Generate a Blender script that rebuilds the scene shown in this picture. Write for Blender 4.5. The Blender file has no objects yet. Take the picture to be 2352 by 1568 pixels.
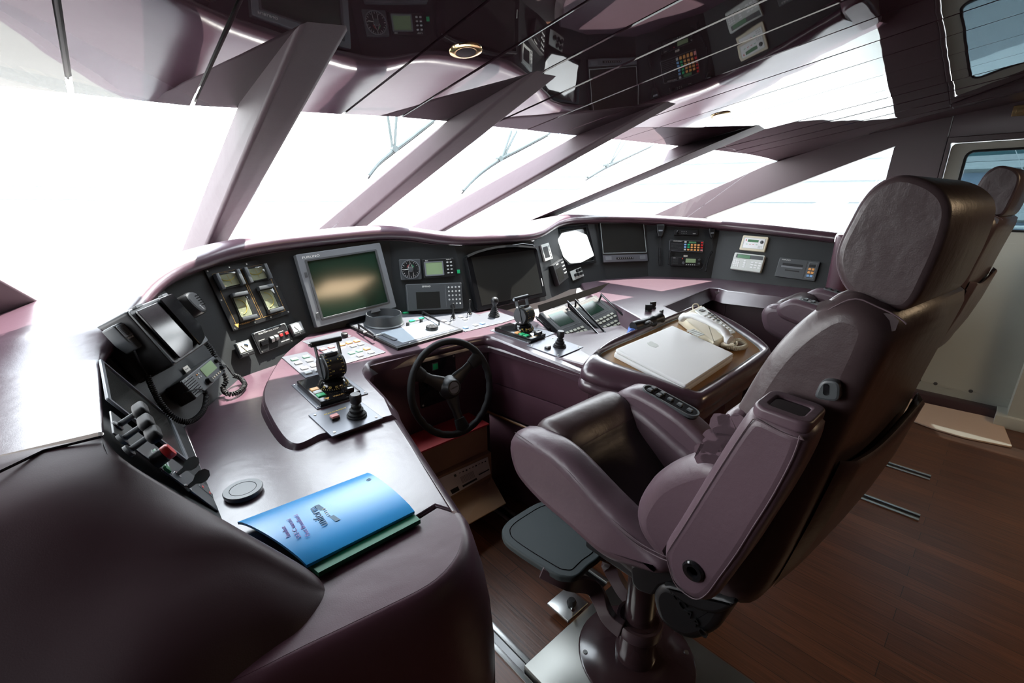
import bpy, bmesh, math, random
from mathutils import Vector as V, Matrix as MX
random.seed(4)
PI = math.pi
SC = bpy.context.scene
COL = SC.collection
# ------------------------------------------------------------------ camera
H = 1.45; F = 1040.0; TH = math.radians(17.2); PH = math.radians(42.6)
CAM = V((0, 0, H))
def ray(u, v):
    x = (u-1176)/F; y = (784-v)/F
    f = math.cos(TH)+y*math.sin(TH); z = y*math.cos(TH)-math.sin(TH)
    return V((x*math.cos(PH)+f*math.sin(PH), f*math.cos(PH)-x*math.sin(PH), z))
def onp(u, v, p, n):                       # photo point -> point on a plane of the room
    d = ray(u, v); return CAM+d*((V(p)-CAM).dot(n)/d.dot(n))
def oz(u, v, z): return onp(u, v, V((0, 0, z)), V((0, 0, 1)))
def ox(u, v, x): return onp(u, v, V((x, 0, 0)), V((1, 0, 0)))
def oy(u, v, y): return onp(u, v, V((0, y, 0)), V((0, 1, 0)))
cd = bpy.data.cameras.new('camera'); cam = bpy.data.objects.new('camera', cd); COL.objects.link(cam)
cd.sensor_width = 36; cd.lens = F*36/2352; cd.clip_start = .02; cd.clip_end = 3000
cam.location = CAM; cam.rotation_euler = (PI/2-TH, 0, -PH); SC.camera = cam
# ------------------------------------------------------------------ materials
def mat(name, col, rough=.5, metal=0, spec=.5, bump=None, emit=None, coat=0, var=None, cr=.03):
    m = bpy.data.materials.new(name); m.use_nodes = True
    nt = m.node_tree; b = nt.nodes['Principled BSDF']
    b.inputs['Base Color'].default_value = (*col, 1)
    b.inputs['Roughness'].default_value = rough; b.inputs['Metallic'].default_value = metal
    b.inputs['Specular IOR Level'].default_value = spec
    b.inputs['Coat Weight'].default_value = coat; b.inputs['Coat Roughness'].default_value = cr
    if emit: b.inputs['Emission Color'].default_value = (*emit[0], 1); b.inputs['Emission Strength'].default_value = emit[1]
    tc = nt.nodes.new('ShaderNodeTexCoord')
    if var:                                # var = (scale, second colour): wear in the colour
        n = nt.nodes.new('ShaderNodeTexNoise'); n.inputs['Scale'].default_value = var[0]; n.inputs['Detail'].default_value = 5
        r = nt.nodes.new('ShaderNodeMix'); r.data_type = 'RGBA'
        r.inputs[6].default_value = (*col, 1); r.inputs[7].default_value = (*var[1], 1)
        nt.links.new(tc.outputs['Object'], n.inputs['Vector']); nt.links.new(n.outputs['Fac'], r.inputs[0])
        nt.links.new(r.outputs[2], b.inputs['Base Color'])
    if bump:                               # list of (scale, strength, distance)
        last = None
        for sc, st, di in bump:
            n = nt.nodes.new('ShaderNodeTexNoise'); n.inputs['Scale'].default_value = sc; n.inputs['Detail'].default_value = 3
            bp = nt.nodes.new('ShaderNodeBump'); bp.inputs['Strength'].default_value = st; bp.inputs['Distance'].default_value = di
            nt.links.new(tc.outputs['Object'], n.inputs['Vector']); nt.links.new(n.outputs['Fac'], bp.inputs['Height'])
            if last: nt.links.new(last.outputs[0], bp.inputs['Normal'])
            last = bp
        nt.links.new(last.outputs[0], b.inputs['Normal'])
    return m
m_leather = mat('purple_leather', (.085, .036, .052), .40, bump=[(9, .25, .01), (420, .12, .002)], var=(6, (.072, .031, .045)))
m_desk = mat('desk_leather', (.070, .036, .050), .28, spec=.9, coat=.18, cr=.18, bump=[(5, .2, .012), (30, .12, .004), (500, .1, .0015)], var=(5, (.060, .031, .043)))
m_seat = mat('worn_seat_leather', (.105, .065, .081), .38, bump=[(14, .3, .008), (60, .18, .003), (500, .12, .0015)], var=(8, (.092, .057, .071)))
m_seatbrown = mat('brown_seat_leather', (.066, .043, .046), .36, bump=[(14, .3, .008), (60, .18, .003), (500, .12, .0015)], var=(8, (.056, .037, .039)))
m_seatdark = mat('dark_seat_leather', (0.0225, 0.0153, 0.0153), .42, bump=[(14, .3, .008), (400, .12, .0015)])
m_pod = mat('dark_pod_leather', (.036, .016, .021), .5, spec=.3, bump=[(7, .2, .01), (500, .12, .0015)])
m_post = mat('pale_post_leather', (.075, .048, .058), .55, spec=.3, bump=[(9, .2, .01), (420, .12, .002)])
m_baseplate = mat('dull_steel_plate', (.22, .22, .205), .34, metal=1, bump=[(200, .05, .0008)])
m_stitch = mat('seam_thread', (.11, .072, .085), .6)
m_lacquer = mat('purple_lacquer', (.034, .018, .023), .02, spec=.7, bump=[(.9, .17, .035)])
m_panelw = mat('purple_wall_panel', (.042, .021, .026), .42, bump=[(300, .05, .001)])
m_fascia = mat('black_vinyl', (.019, .021, .0225), .5, spec=.35, bump=[(600, .25, .001)])
m_black = mat('black_plastic', (.011, .011, .012), .4, spec=.4, bump=[(900, .03, .0004)])
m_gloss = mat('gloss_black_plastic', (.008, .008, .009), .12)
m_matte = mat('matte_black_rubber', (.011, .011, .012), .62, spec=.25)
m_grey = mat('dark_grey_plastic', (.055, .06, .065), .4)
m_bezel = mat('grey_bezel_plastic', (.15, .16, .175), .38, bump=[(700, .1, .0006)])
m_screen = mat('dark_green_screen', (.010, .028, .018), .10, spec=.5)
m_screenb = mat('dark_grey_screen', (.018, .018, .017), .22, spec=.45)
m_lcd = mat('green_lcd', (.22, .30, .17), .25)
m_lcdd = mat('dim_green_lcd', (.08, .2, .10), .25)
m_metalp = mat('brushed_plate', (.13, .135, .155), .3, metal=.4, bump=[(900, .08, .0005)])
m_steel = mat('brushed_steel', (.55, .56, .55), .3, metal=1, bump=[(300, .05, .0008)])
m_chrome = mat('chrome', (.75, .75, .75), .08, metal=1)
m_reflect = mat('lit_white_screen', (.8, .8, .8), .3, emit=((.95, 1, 1), 1.6))  # emission stands in for a bright window mirrored in glass
m_chromes = mat('mirror_glass_screen', (.5, .52, .54), .06, metal=1)
m_brass = mat('polished_brass', (.83, .60, .30), .12, metal=1)
m_white = mat('white_plastic', (.78, .78, .78), .4)
m_cream = mat('cream_plastic', (.66, .60, .46), .38)
m_creamd = mat('pale_grey_plastic', (.55, .57, .54), .4)
m_door = mat('pale_green_door_paint', (.40, .42, .38), .4, bump=[(40, .06, .003)])
m_wood = mat('tray_wood', (.36, .20, .085), .35, var=(30, (.28, .145, .055)))
m_card = mat('cardboard', (.30, .18, .10), .75, var=(12, (.25, .15, .08)))
m_red = mat('red_plastic', (.55, .03, .03), .35)
m_redbox = mat('red_carton', (.42, .03, .035), .5)
m_green = mat('green_button', (.02, .42, .16), .3)
m_greend = mat('dark_green_indicator', (.015, .17, .06), .3)
m_orange = mat('orange_button', (.75, .36, .12), .35)
m_pink = mat('pink_button', (.62, .26, .25), .35)
m_mint = mat('mint_button', (.25, .50, .36), .35)
m_bluebtn = mat('blue_button', (.22, .42, .72), .35)
m_btn = mat('white_button', (.46, .47, .47), .3)
m_ylet = mat('yellow_marking', (.75, .55, .12), .5)
m_olet = mat('orange_marking', (.72, .42, .12), .5)
m_wlet = mat('white_marking', (.75, .75, .72), .5)
m_glet = mat('grey_marking', (.13, .24, .34), .6)
m_vlet = mat('violet_pen', (.38, .30, .62), .6)
m_dial = mat('dial_face', (.55, .53, .42), .5)
m_clear = mat('gauge_window', (.17, .18, .15), .08)
m_blue = mat('blue_plastic_cover', (.02, .36, .82), .34, coat=.5, cr=.3, bump=[(8, .1, .004), (300, .08, .001)])
m_gfold = mat('green_folder_card', (.01, .16, .085), .45)
m_strap = mat('blue_strap', (.05, .13, .45), .7)
m_mat = mat('beige_carpet', (.55, .42, .33), .95, bump=[(900, .6, .003)])
m_paper = mat('paper_label', (.62, .58, .52), .7)
m_rubber = mat('grey_trim', (.30, .34, .34), .5)
m_panelg = mat('glossy_purple_paint', (0.0275, 0.0150, 0.0170), .16, spec=.6)
m_leatherg = mat('satin_purple_paint', (0.0480, 0.0288, 0.0336), .35)
m_footr = mat('textured_grey_rubber', (.028, .036, .038), .6, spec=.25, bump=[(700, .3, .001)])
m_grey2 = mat('slate_plastic', (.20, .21, .22), .35)
m_cover = mat('acrylic_cover', (.32, .36, .40), .08)
m_keycase = mat('black_keypad_case', (.008, .008, .009), .5, spec=.2)
m_key = mat('olive_key', (.30, .30, .24), .4)
def glass_mat(name, tint, gl):
    m = bpy.data.materials.new(name); m.use_nodes = True; nt = m.node_tree
    for n in list(nt.nodes): nt.nodes.remove(n)
    o = nt.nodes.new('ShaderNodeOutputMaterial'); mx = nt.nodes.new('ShaderNodeMixShader')
    t = nt.nodes.new('ShaderNodeBsdfTransparent'); g = nt.nodes.new('ShaderNodeBsdfGlossy')
    t.inputs[0].default_value = (*tint, 1); g.inputs['Roughness'].default_value = .01
    mx.inputs[0].default_value = gl
    nt.links.new(t.outputs[0], mx.inputs[1]); nt.links.new(g.outputs[0], mx.inputs[2]); nt.links.new(mx.outputs[0], o.inputs[0])
    return m
m_glass = glass_mat('window_glass', (.97, .985, .99), .03)
m_tint = glass_mat('tinted_door_glass', (.22, .27, .29), .03)
def floor_mat():
    m = mat('teak_planks', (.10, .04, .02), .34); nt = m.node_tree; b = nt.nodes['Principled BSDF']
    tc = nt.nodes.new('ShaderNodeTexCoord'); mp = nt.nodes.new('ShaderNodeMapping'); mp.inputs['Rotation'].default_value = (0, 0, PI/2)
    br = nt.nodes.new('ShaderNodeTexBrick'); br.inputs['Scale'].default_value = 1
    br.inputs['Brick Width'].default_value = 1.1; br.inputs['Row Height'].default_value = .075; br.inputs['Mortar Size'].default_value = .0011
    br.inputs['Color1'].default_value = (.125, .050, .025, 1); br.inputs['Color2'].default_value = (.072, .028, .015, 1); br.inputs['Mortar'].default_value = (.012, .006, .005, 1)
    br.inputs['Bias'].default_value = 0
    nt.links.new(tc.outputs['Object'], mp.inputs[0]); nt.links.new(mp.outputs[0], br.inputs['Vector'])
    m2 = nt.nodes.new('ShaderNodeMapping'); m2.inputs['Scale'].default_value = (60, 3, 3)
    n = nt.nodes.new('ShaderNodeTexNoise'); n.inputs['Scale'].default_value = 2; n.inputs['Detail'].default_value = 6
    nt.links.new(tc.outputs['Object'], m2.inputs[0]); nt.links.new(m2.outputs[0], n.inputs['Vector'])
    mx = nt.nodes.new('ShaderNodeMix'); mx.data_type = 'RGBA'; mx.blend_type = 'MULTIPLY'; mx.inputs[0].default_value = .75
    rp = nt.nodes.new('ShaderNodeValToRGB'); rp.color_ramp.elements[0].color = (.45, .42, .4, 1); rp.color_ramp.elements[0].position = .3; rp.color_ramp.elements[1].color = (1.35, 1.2, 1.1, 1); rp.color_ramp.elements[1].position = .75
    nt.links.new(n.outputs['Fac'], rp.inputs[0]); nt.links.new(br.outputs['Color'], mx.inputs[6]); nt.links.new(rp.outputs[0], mx.inputs[7])
    nt.links.new(mx.outputs[2], b.inputs['Base Color'])
    bp = nt.nodes.new('ShaderNodeBump'); bp.inputs['Strength'].default_value = .25; bp.inputs['Distance'].default_value = .002
    nt.links.new(n.outputs['Fac'], bp.inputs['Height']); nt.links.new(bp.outputs[0], b.inputs['Normal'])
    return m
m_floor = floor_mat()
# ------------------------------------------------------------------ mesh helpers
ID = MX.Identity(4)
def smooth2(pts, n=5, closed=True):
    """Catmull-Rom through points of any dimension"""
    P = [V(p) for p in pts]; N = len(P); out = []
    for i in range(N if closed else N-1):
        g = (lambda k: P[k % N]) if closed else (lambda k: P[min(max(k, 0), N-1)])
        a, b, c, d = g(i-1), g(i), g(i+1), g(i+2)
        for k in range(n):
            t = k/n
            out.append(.5*((2*b)+(c-a)*t+(2*a-5*b+4*c-d)*t*t+(3*b-a-3*c+d)*t**3))
    if not closed: out.append(P[-1])
    return out
def rrect(w, h, r, n=5, cx=0, cy=0):
    out = []
    r = min(r, w/2-1e-5, h/2-1e-5)
    for qx, qy, a0 in ((1, 1, 0), (-1, 1, 90), (-1, -1, 180), (1, -1, 270)):
        for k in range(n+1):
            a = math.radians(a0+90*k/n)
            out.append(V((cx+qx*(w/2-r)+r*math.cos(a), cy+qy*(h/2-r)+r*math.sin(a))))
    return out
def circ(r, n=24, cx=0, cy=0): return [V((cx+r*math.cos(2*PI*k/n), cy+r*math.sin(2*PI*k/n))) for k in range(n)]
def area2(p): return .5*sum(p[i][0]*p[(i+1) % len(p)][1]-p[(i+1) % len(p)][0]*p[i][1] for i in range(len(p)))
def ccw(p): return list(p) if area2(p) > 0 else list(reversed(p))
def roundpoly(p, r, n=4):
    """round the corners of a polygon"""
    out = []; N = len(p)
    for i in range(N):
        a, b, c = V(p[i-1]), V(p[i]), V(p[(i+1) % N])
        u = (a-b); w = (c-b); rr = min(r, u.length*.45, w.length*.45)
        s = b+u.normalized()*rr; e = b+w.normalized()*rr
        for k in range(n+1):
            t = k/n; out.append(s*(1-t)**2+b*2*t*(1-t)+e*t*t)
    return out
def inset(p, d):
    N = len(p); out = []
    for i in range(N):
        e1 = V(p[i])-V(p[i-1]); e2 = V(p[(i+1) % N])-V(p[i])
        if e1.length < 1e-9: e1 = e2
        if e2.length < 1e-9: e2 = e1
        n1 = V((-e1[1], e1[0])).normalized(); n2 = V((-e2[1], e2[0])).normalized()
        n = n1+n2
        n = n.normalized() if n.length > 1e-6 else n1
        c = max(n.dot(n1), .5)
        out.append(V((p[i][0], p[i][1]))+n*(d/c))
    return out
def erode(p, d, steps=8):
    p = [V((a[0], a[1])) for a in p]; N = len(p)
    for s in range(steps):
        p = inset(p, d/steps)
        for i in range(N):                  # points that fold over each other are pulled back together
            a, b, c = p[i-1], p[i], p[(i+1) % N]
            if (b-a).dot(c-b) < 0 or (b-a).cross(c-b) < -1e-9*0 and False: p[i] = (a+c)/2
        p = [p[i]*.8+(p[i-1]+p[(i+1) % N])*.1 for i in range(N)]
    return p
class G:
    """collects shapes and links them as one mesh object"""
    def __init__(s): s.bm = bmesh.new()
    def rings(s, rings, closed=True, cap0=True, cap1=True, loop=False):
        vs = [[s.bm.verts.new(p) for p in r] for r in rings]
        n = len(vs[0]); R = len(vs)
        for i in range(R if loop else R-1):
            a, b = vs[i], vs[(i+1) % R]
            for k in range(n if closed else n-1):
                j = (k+1) % n
                try: s.bm.faces.new((a[k], a[j], b[j], b[k]))
                except ValueError: pass
        if closed and not loop:
            if cap0: s.bm.faces.new(list(reversed(vs[0])))
            if cap1: s.bm.faces.new(vs[-1])
        return s
    def prism(s, p, z0, z1, m=ID, r=0, seg=3, soft=False):
        """outline extruded z0..z1, edge rounded by r at both ends"""
        p = ccw(p); R = []
        def ring(d, z):
            q = (erode(p, d) if soft else inset(p, d)) if d else p
            return [m @ V((a[0], a[1], z)) for a in q]
        if r:
            for k in range(seg+1):
                a = PI/2*k/seg; R.append(ring(r*(1-math.sin(a)), z0+r*(1-math.cos(a))))
            for k in range(seg+1):
                a = PI/2*(1-k/seg); R.append(ring(r*(1-math.sin(a)), z1-r*(1-math.cos(a))))
        else: R = [ring(0, z0), ring(0, z1)]
        return s.rings(R)
    def top(s, p, z0, z1, m=ID, r=.002, seg=2, taper=0):
        """outline extruded with only its upper edge rounded"""
        p = ccw(p); R = []
        ring = lambda d, z: [m @ V((a[0], a[1], z)) for a in (inset(p, d) if d else p)]
        R.append(ring(0, z0))
        for k in range(seg+1):
            a = PI/2*(1-k/seg); R.append(ring(taper+r*(1-math.sin(a)), z1-r*(1-math.cos(a))))
        return s.rings(R)
    def box(s, c, d, m=ID, r=0):
        return s.prism([(c[0]-d[0]/2, c[1]-d[1]/2), (c[0]+d[0]/2, c[1]-d[1]/2), (c[0]+d[0]/2, c[1]+d[1]/2), (c[0]-d[0]/2, c[1]+d[1]/2)], c[2]-d[2]/2, c[2]+d[2]/2, m, r, 2)
    def lathe(s, prof, m=ID, n=28):
        return s.rings([[m @ V((r*math.cos(2*PI*k/n), r*math.sin(2*PI*k/n), z)) for k in range(n)] for r, z in prof])
    def tube(s, pts, r, n=8, closed=False, m=ID):
        P = [m @ V(p) for p in pts]; N = len(P); R = []; up = None
        for i in range(N):
            t = (P[(i+1) % N]-P[i-1]) if closed else (P[min(i+1, N-1)]-P[max(i-1, 0)])
            if t.length < 1e-9: t = V((0, 0, 1))
            t.normalize()
            if up is None:
                up = V((0, 0, 1)) if abs(t.z) < .9 else V((1, 0, 0))
            up = (up-t*up.dot(t)); up = up.normalized() if up.length > 1e-6 else t.orthogonal().normalized()
            w = t.cross(up); rr = r(i/(N-1)) if callable(r) else r
            R.append([P[i]+(up*math.cos(2*PI*k/n)+w*math.sin(2*PI*k/n))*rr for k in range(n)])
        return s.rings(R, loop=closed)
    def grid(s, rows):
        return s.rings(rows, closed=False)
    def face(s, pts):
        s.bm.faces.new([s.bm.verts.new(p) for p in pts]); return s
    def hexa(s, b, t):
        return s.rings([b, t])
    def obj(s, name, m, parent=None, angle=40, world=True, bevel=0, solid=0, fix=True, caps=True):
        if fix: bmesh.ops.recalc_face_normals(s.bm, faces=s.bm.faces)
        me = bpy.data.meshes.new(name); s.bm.to_mesh(me); s.bm.free()
        me.polygons.foreach_set('use_smooth', [True]*len(me.polygons))
        me.set_sharp_from_angle(angle=math.radians(angle))
        if caps:                            # big flat faces keep a clean edge
            big = set()
            for p in me.polygons:
                if len(p.vertices) > 6: big.update(p.edge_keys)
            if big:
                at = me.attributes.get('sharp_edge') or me.attributes.new('sharp_edge', 'BOOLEAN', 'EDGE')
                for e in me.edges:
                    if tuple(sorted(e.vertices)) in big: at.data[e.index].value = True
        me.materials.append(m)
        o = bpy.data.objects.new(name, me); COL.objects.link(o)
        if parent:
            o.parent = parent
            if world: o.matrix_parent_inverse = wm(parent).inverted()
        if solid:
            md = o.modifiers.new('thickness', 'SOLIDIFY'); md.thickness = solid; md.offset = -1
        if bevel:
            md = o.modifiers.new('edge', 'BEVEL'); md.width = bevel; md.segments = 2; md.limit_method = 'ANGLE'; md.harden_normals = True
        return o
WM = {}
def wm(o): return WM.get(o.name, o.matrix_basis if not o.parent else wm(o.parent) @ o.matrix_parent_inverse @ o.matrix_basis)
def tag(o, label, cat, group=None, kind=None):
    if label: o['label'] = label
    if cat: o['category'] = cat
    if group: o['group'] = group
    if kind: o['kind'] = kind
    return o
def empty(name, label, cat, m=ID, group=None):
    o = bpy.data.objects.new(name, None); COL.objects.link(o); o.empty_display_size = .02
    o.matrix_world = m; o.matrix_basis = m; WM[o.name] = m.copy()
    return tag(o, label, cat, group)
def struct(o, label=None):
    o['kind'] = 'structure'
    if label: o['label'] = label
    return o
def frame(x, y, p):
    x = x.normalized(); z = x.cross(y).normalized(); y = z.cross(x)
    m = MX.Identity(4)
    for i in range(3): m[i][0] = x[i]; m[i][1] = y[i]; m[i][2] = z[i]; m[i][3] = p[i]
    return m
class D:
    """a device frame: local x right, y up, z out of the panel; w, h its size"""
    def __init__(s, m, w, h): s.m = m; s.w = w; s.h = h; s.o = None
    def thing(s, name, label, cat, group=None):
        s.o = empty(name, label, cat, s.m, group); return s
    def at(s, u, v, z=0):                 # photo point -> local x, y at height z over the panel
        n = s.m.col[2].to_3d(); p = s.m.translation+n*z
        q = s.m.inverted() @ onp(u, v, p, n); return V((q.x, q.y))
    def f(s, fx, fy): return V(((fx-.5)*s.w, (.5-fy)*s.h))   # fraction from the top left corner
    def part(s, g, name, m, parent=None, **k):
        o = g.obj(name, m, parent or s.o, world=False, **k); return o
def quad(c, plane):
    p, n = plane; q = [onp(u, v, p, n) for u, v in c]         # tl tr br bl
    x = (q[1]-q[0])+(q[2]-q[3]); y = (q[0]-q[3])+(q[1]-q[2])
    ctr = (q[0]+q[1]+q[2]+q[3])/4
    m = frame(x, y, ctr)
    if m.col[2].to_3d().dot(CAM-ctr) < 0: m = frame(-x, y, ctr)
    return D(m, x.length/2, ((q[0]-q[3]).length+(q[1]-q[2]).length)/2)
FONT_CACHE = {}
def text(body, size, parent, m, loc, rot=0, name='lettering', ext=.0003, align='CENTER', world=False, pre=None, sx=1, bold=0):
    c = bpy.data.curves.new('t', 'FONT'); c.body = body; c.size = size; c.extrude = ext; c.align_x = align; c.align_y = 'CENTER'; c.offset = bold; c.resolution_u = 2
    o = bpy.data.objects.new('t', c); COL.objects.link(o)
    dg = bpy.context.evaluated_depsgraph_get(); me = bpy.data.meshes.new_from_object(o.evaluated_get(dg))
    bpy.data.objects.remove(o); bpy.data.curves.remove(c)
    mm = (pre or ID) @ MX.Translation(V((loc[0], loc[1], loc[2]))) @ MX.Rotation(rot, 4, 'Z') @ MX.Diagonal((sx, 1, 1, 1))
    me.transform(mm); me.materials.clear(); me.materials.append(m)
    ob = bpy.data.objects.new(name, me); COL.objects.link(ob)
    if parent:
        ob.parent = parent
        if world: ob.matrix_parent_inverse = wm(parent).inverted()
    return ob
def T(x=0, y=0, z=0): return MX.Translation(V((x, y, z)))
def R(a, ax): return MX.Rotation(a, 4, ax)
def coil(path, r_coil, r_wire, turns, n=10):
    P = smooth2(path, 12, False); L = [0]
    for i in range(1, len(P)): L.append(L[-1]+(P[i]-P[i-1]).length)
    tot = L[-1]; out = []; N = turns*n; j = 0
    up = None
    for k in range(N+1):
        s = tot*k/N
        while j < len(L)-2 and L[j+1] < s: j += 1
        t = P[j+1]-P[j]; q = P[j]+t*((s-L[j])/max(L[j+1]-L[j], 1e-9)); t.normalize()
        if up is None: up = t.orthogonal().normalized()
        up = (up-t*up.dot(t)).normalized(); w = t.cross(up); a = 2*PI*k/n
        out.append(q+(up*math.cos(a)+w*math.sin(a))*r_coil)
    return out
# ------------------------------------------------------------------ the wheelhouse shell
XW, XP, YA = 4.45, -1.0, -2.7
KW = XW/4.2                                 # the side wall was first measured at 4.2               # starboard wall, port wall, aft wall
g = G(); g.box(((XW+XP)/2, .9, -.03), (XW-XP+.6, 7.4, .06)); struct(g.obj('floor', m_floor))
def cz(y):                                  # height of the deckhead: falls towards the bow
    if y >= .1: return 2.04-.159*y
    t = min(.1-y, 1.4); return 2.04-.0159+.159*t-.159*t*t/2.8
BROW = [(-.75, 1.93), (-.1, 1.895), (.33, 1.877), (.79, 1.778), (1.0, 1.73), (1.3, 1.705), (2.1, 1.652), (2.91, 1.585), (4.3, 1.515)]
def lerpt(tab, x):
    for (a, p), (b, q) in zip(tab, tab[1:]):
        if x <= b: return p+(q-p)*(x-a)/(b-a)
    return tab[-1][1]
SEAMS = [-1.05, -.75, -.42, .05, .335, .789, 1.0, 1.21, 1.42, 1.64, 1.86, 2.1, 2.32, 2.6, 2.91, 3.1, 3.35, 3.6, 3.85]
g = G()
for a, b in zip(SEAMS, SEAMS[1:]):
    gap = .0035 if a > .3 else .006
    a += gap/2; b -= gap/2; rows = []; tl = random.uniform(-.0012, .0012)
    xs = [a, a+.004, (a+b)/2, b-.004, b]; zo = [.012-tl, -tl, 0, tl, .012+tl]
    for k in range(25):
        r = []
        for x, z in zip(xs, zo):
            y = lerpt(BROW, x)*(1-k/24)+YA*k/24; r.append(V((x, y, cz(y)+z)))
        rows.append(r)
    g.grid(rows)
rows = []                                   # the coved edge along the starboard side climbs more steeply aft
for k in range(25):
    r = []
    for x, s in ((3.853, 0), (3.857, 0), (4.0, .12), (4.15, .34), (4.3, .68), (4.4, .9), (4.46, 1), (4.47, 1)):
        y = lerpt(BROW, x)*(1-k/24)+YA*k/24; ze = min(1.762+.248*(1.57-y), 2.15)
        r.append(V((x, y, cz(y)*(1-s)+ze*s+(.012 if x == 3.853 else 0)+(-.03 if x == 4.47 else 0))))
    rows.append(r)
g.grid(rows)
struct(g.obj('ceiling', m_lacquer, angle=25))
rows = [[], []]; g = G(); rr = []           # the roof over it keeps the daylight out
for k in range(13):
    y = 1.95*(1-k/12)+YA*k/12; rr.append([V((XP-.1, y, cz(y)+.03)), V((XW+.1, y-.38*(1-k/12), cz(y-.38*(1-k/12))+.03)), V((XW+.1, y-.38*(1-k/12), cz(y)+.12)), V((XP-.1, y, cz(y)+.12))])
g.rings(rr); struct(g.obj('trim_1', m_panelw))
def wallpoly(name, yz, th=.06, m=m_panelw, x=XW, sgn=1, r=.004):
    # outline in (y, z) on the plane x, thickened away from the room
    k = KW if x == XW else 1
    mm = MX(((0, 0, sgn, x), (k, 0, 0, 0), (0, k, 0, 1.45*(1-k)), (0, 0, 0, 1)))
    g = G(); g.prism(yz, 0, th, mm, r, 2); return g.obj(name, m)
struct(wallpoly('wall_starboard', [(2.62, 1.26), (1.50, 1.735), (.74, 1.95), (.74, 2.0), (.435, 2.02), (.435, 0), (3.4, 0), (3.4, 1.18), (2.62, 1.18)][:1]
                + [(1.50, 1.735), (.74, 1.945), (.74, 2.02), (.433, 2.05), (.433, 0), (.72, 0), (.72, 1.1), (.70, 1.80), (.69, 1.812), (1.98, 1.30), (1.98, 1.26)], .1))
struct(wallpoly('wall_starboard_forward', [(.72, 0), (.72, 1.12), (3.4, 1.12), (3.4, 0)], .08))
struct(wallpoly('wall_starboard_header', [(.433, 1.84), (.433, 2.06), (YA, 2.2), (YA, 1.84)], .08))
struct(wallpoly('wall_starboard_aft', [(-.50, 0), (-.50, 1.84), (YA, 1.84), (YA, 0)], .08))
# starboard door with its window
door = struct(empty('door_1', 'pale green side door with a rounded window', None))
out = [(.43, .10), (.43, 1.84), (-.50, 1.84), (-.50, .10)]; inn = [(.412, .135), (.412, 1.806), (-.445, 1.806), (-.445, .135)]
def ringpoly(g, o, i, z0, z1, m):
    o = [V(p) for p in o]; i = [V(p) for p in i]
    mk = lambda p, z: [m @ V((a[0], a[1], z)) for a in p]
    g.rings([mk(o, z0), mk(o, z1), mk(i, z1), mk(i, z0)], loop=True)
mx = MX(((0, 0, 1, XW), (KW, 0, 0, 0), (0, KW, 0, 1.45*(1-KW)), (0, 0, 0, 1)))
g = G(); ringpoly(g, out, inn, -.015, .07, mx); g.obj('door_frame', m_panelw, door, bevel=.004)
wo = roundpoly([(.328, 1.275), (.328, 1.752), (-.36, 1.752), (-.36, 1.275)], .045, 5)
do = roundpoly([(.409, .138), (.409, 1.803), (-.442, 1.803), (-.442, .138)], .03, 5)
g = G(); ringpoly(g, do, wo, .03, .06, mx); g.obj('door_leaf', m_door, door, bevel=.003)
gk = ccw(wo); g = G(); ringpoly(g, inset(gk, -.007), inset(gk, .006), .022, .066, mx); g.obj('window_gasket', m_matte, door)  # dark ring added to cover the sunlit edge of the window opening
po = roundpoly([(.30, .20), (.30, 1.20), (-.37, 1.20), (-.37, .20)], .08, 5); pi = inset(ccw(po), .012)
po = ccw(po); g = G(); ringpoly(g, po, pi, .026, .03, mx); g.obj('pressed_rib', m_door, door)
for y in (.25, .16, -.02):
    g = G(); g.lathe([(.012, 0), (.012, .004), (.006, .006), (0, .006)], MX.Translation(V((XW+.03, y*KW, 1.45-1.235*KW))) @ R(-PI/2, 'Y'), 12); g.obj('screw_head', m_grey, door)
g = G(); g.prism(inset(ccw(wo), -.004), .042, .048, mx); g.obj('window_pane', m_tint, door)
g = G(); g.box((XW-.0, .2, .02), (.13, .88, .1), r=.006); struct(g.obj('trim_2', m_panelw))
g = G(); g.box((XW-.05, -.62, .62), (.2, .8, 1.24), r=.01); g.box((XW-.07, -.42, .04), (.24, .5, .08), r=.004); struct(g.obj('trim_3', m_door))
# brass plate over the door
d = D(frame(V((0, -1, 0)), V((0, 0, 1)), ox(2352, 253, XW-.004)), .10, .055).thing('name_plate', 'small square polished brass plate on the wall above the side door', 'plate')
g = G(); g.top(rrect(.10, .062, .004), 0, .005, r=.002); d.part(g, 'plate', m_brass)
g = G(); g.top(rrect(.066, .03, .002), .005, .0075, r=.001); d.part(g, 'raised_centre', m_brass)
# vertical joint in the side panelling
g = G(); g.box((XW-.001, .435*KW, 1.97), (.004, .004, .2)); struct(g.obj('trim_4', m_rubber))
# the sides behind the camera
struct(wallpoly('wall_port', [(1.3, 0), (1.3, .9), (.95, .95), (.75, 1.8), (.75, 2.2), (YA, 2.2), (YA, 0)], .08, x=XP, sgn=-1))
mm = MX(((1, 0, 0, 0), (0, 0, -1, YA), (0, 1, 0, 0), (0, 0, 0, 1)))
g = G(); g.prism([(XP, 0), (XW, 0), (XW, 2.2), (XP, 2.2)], 0, .08, mm); struct(g.obj('wall_aft', m_panelw))
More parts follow.
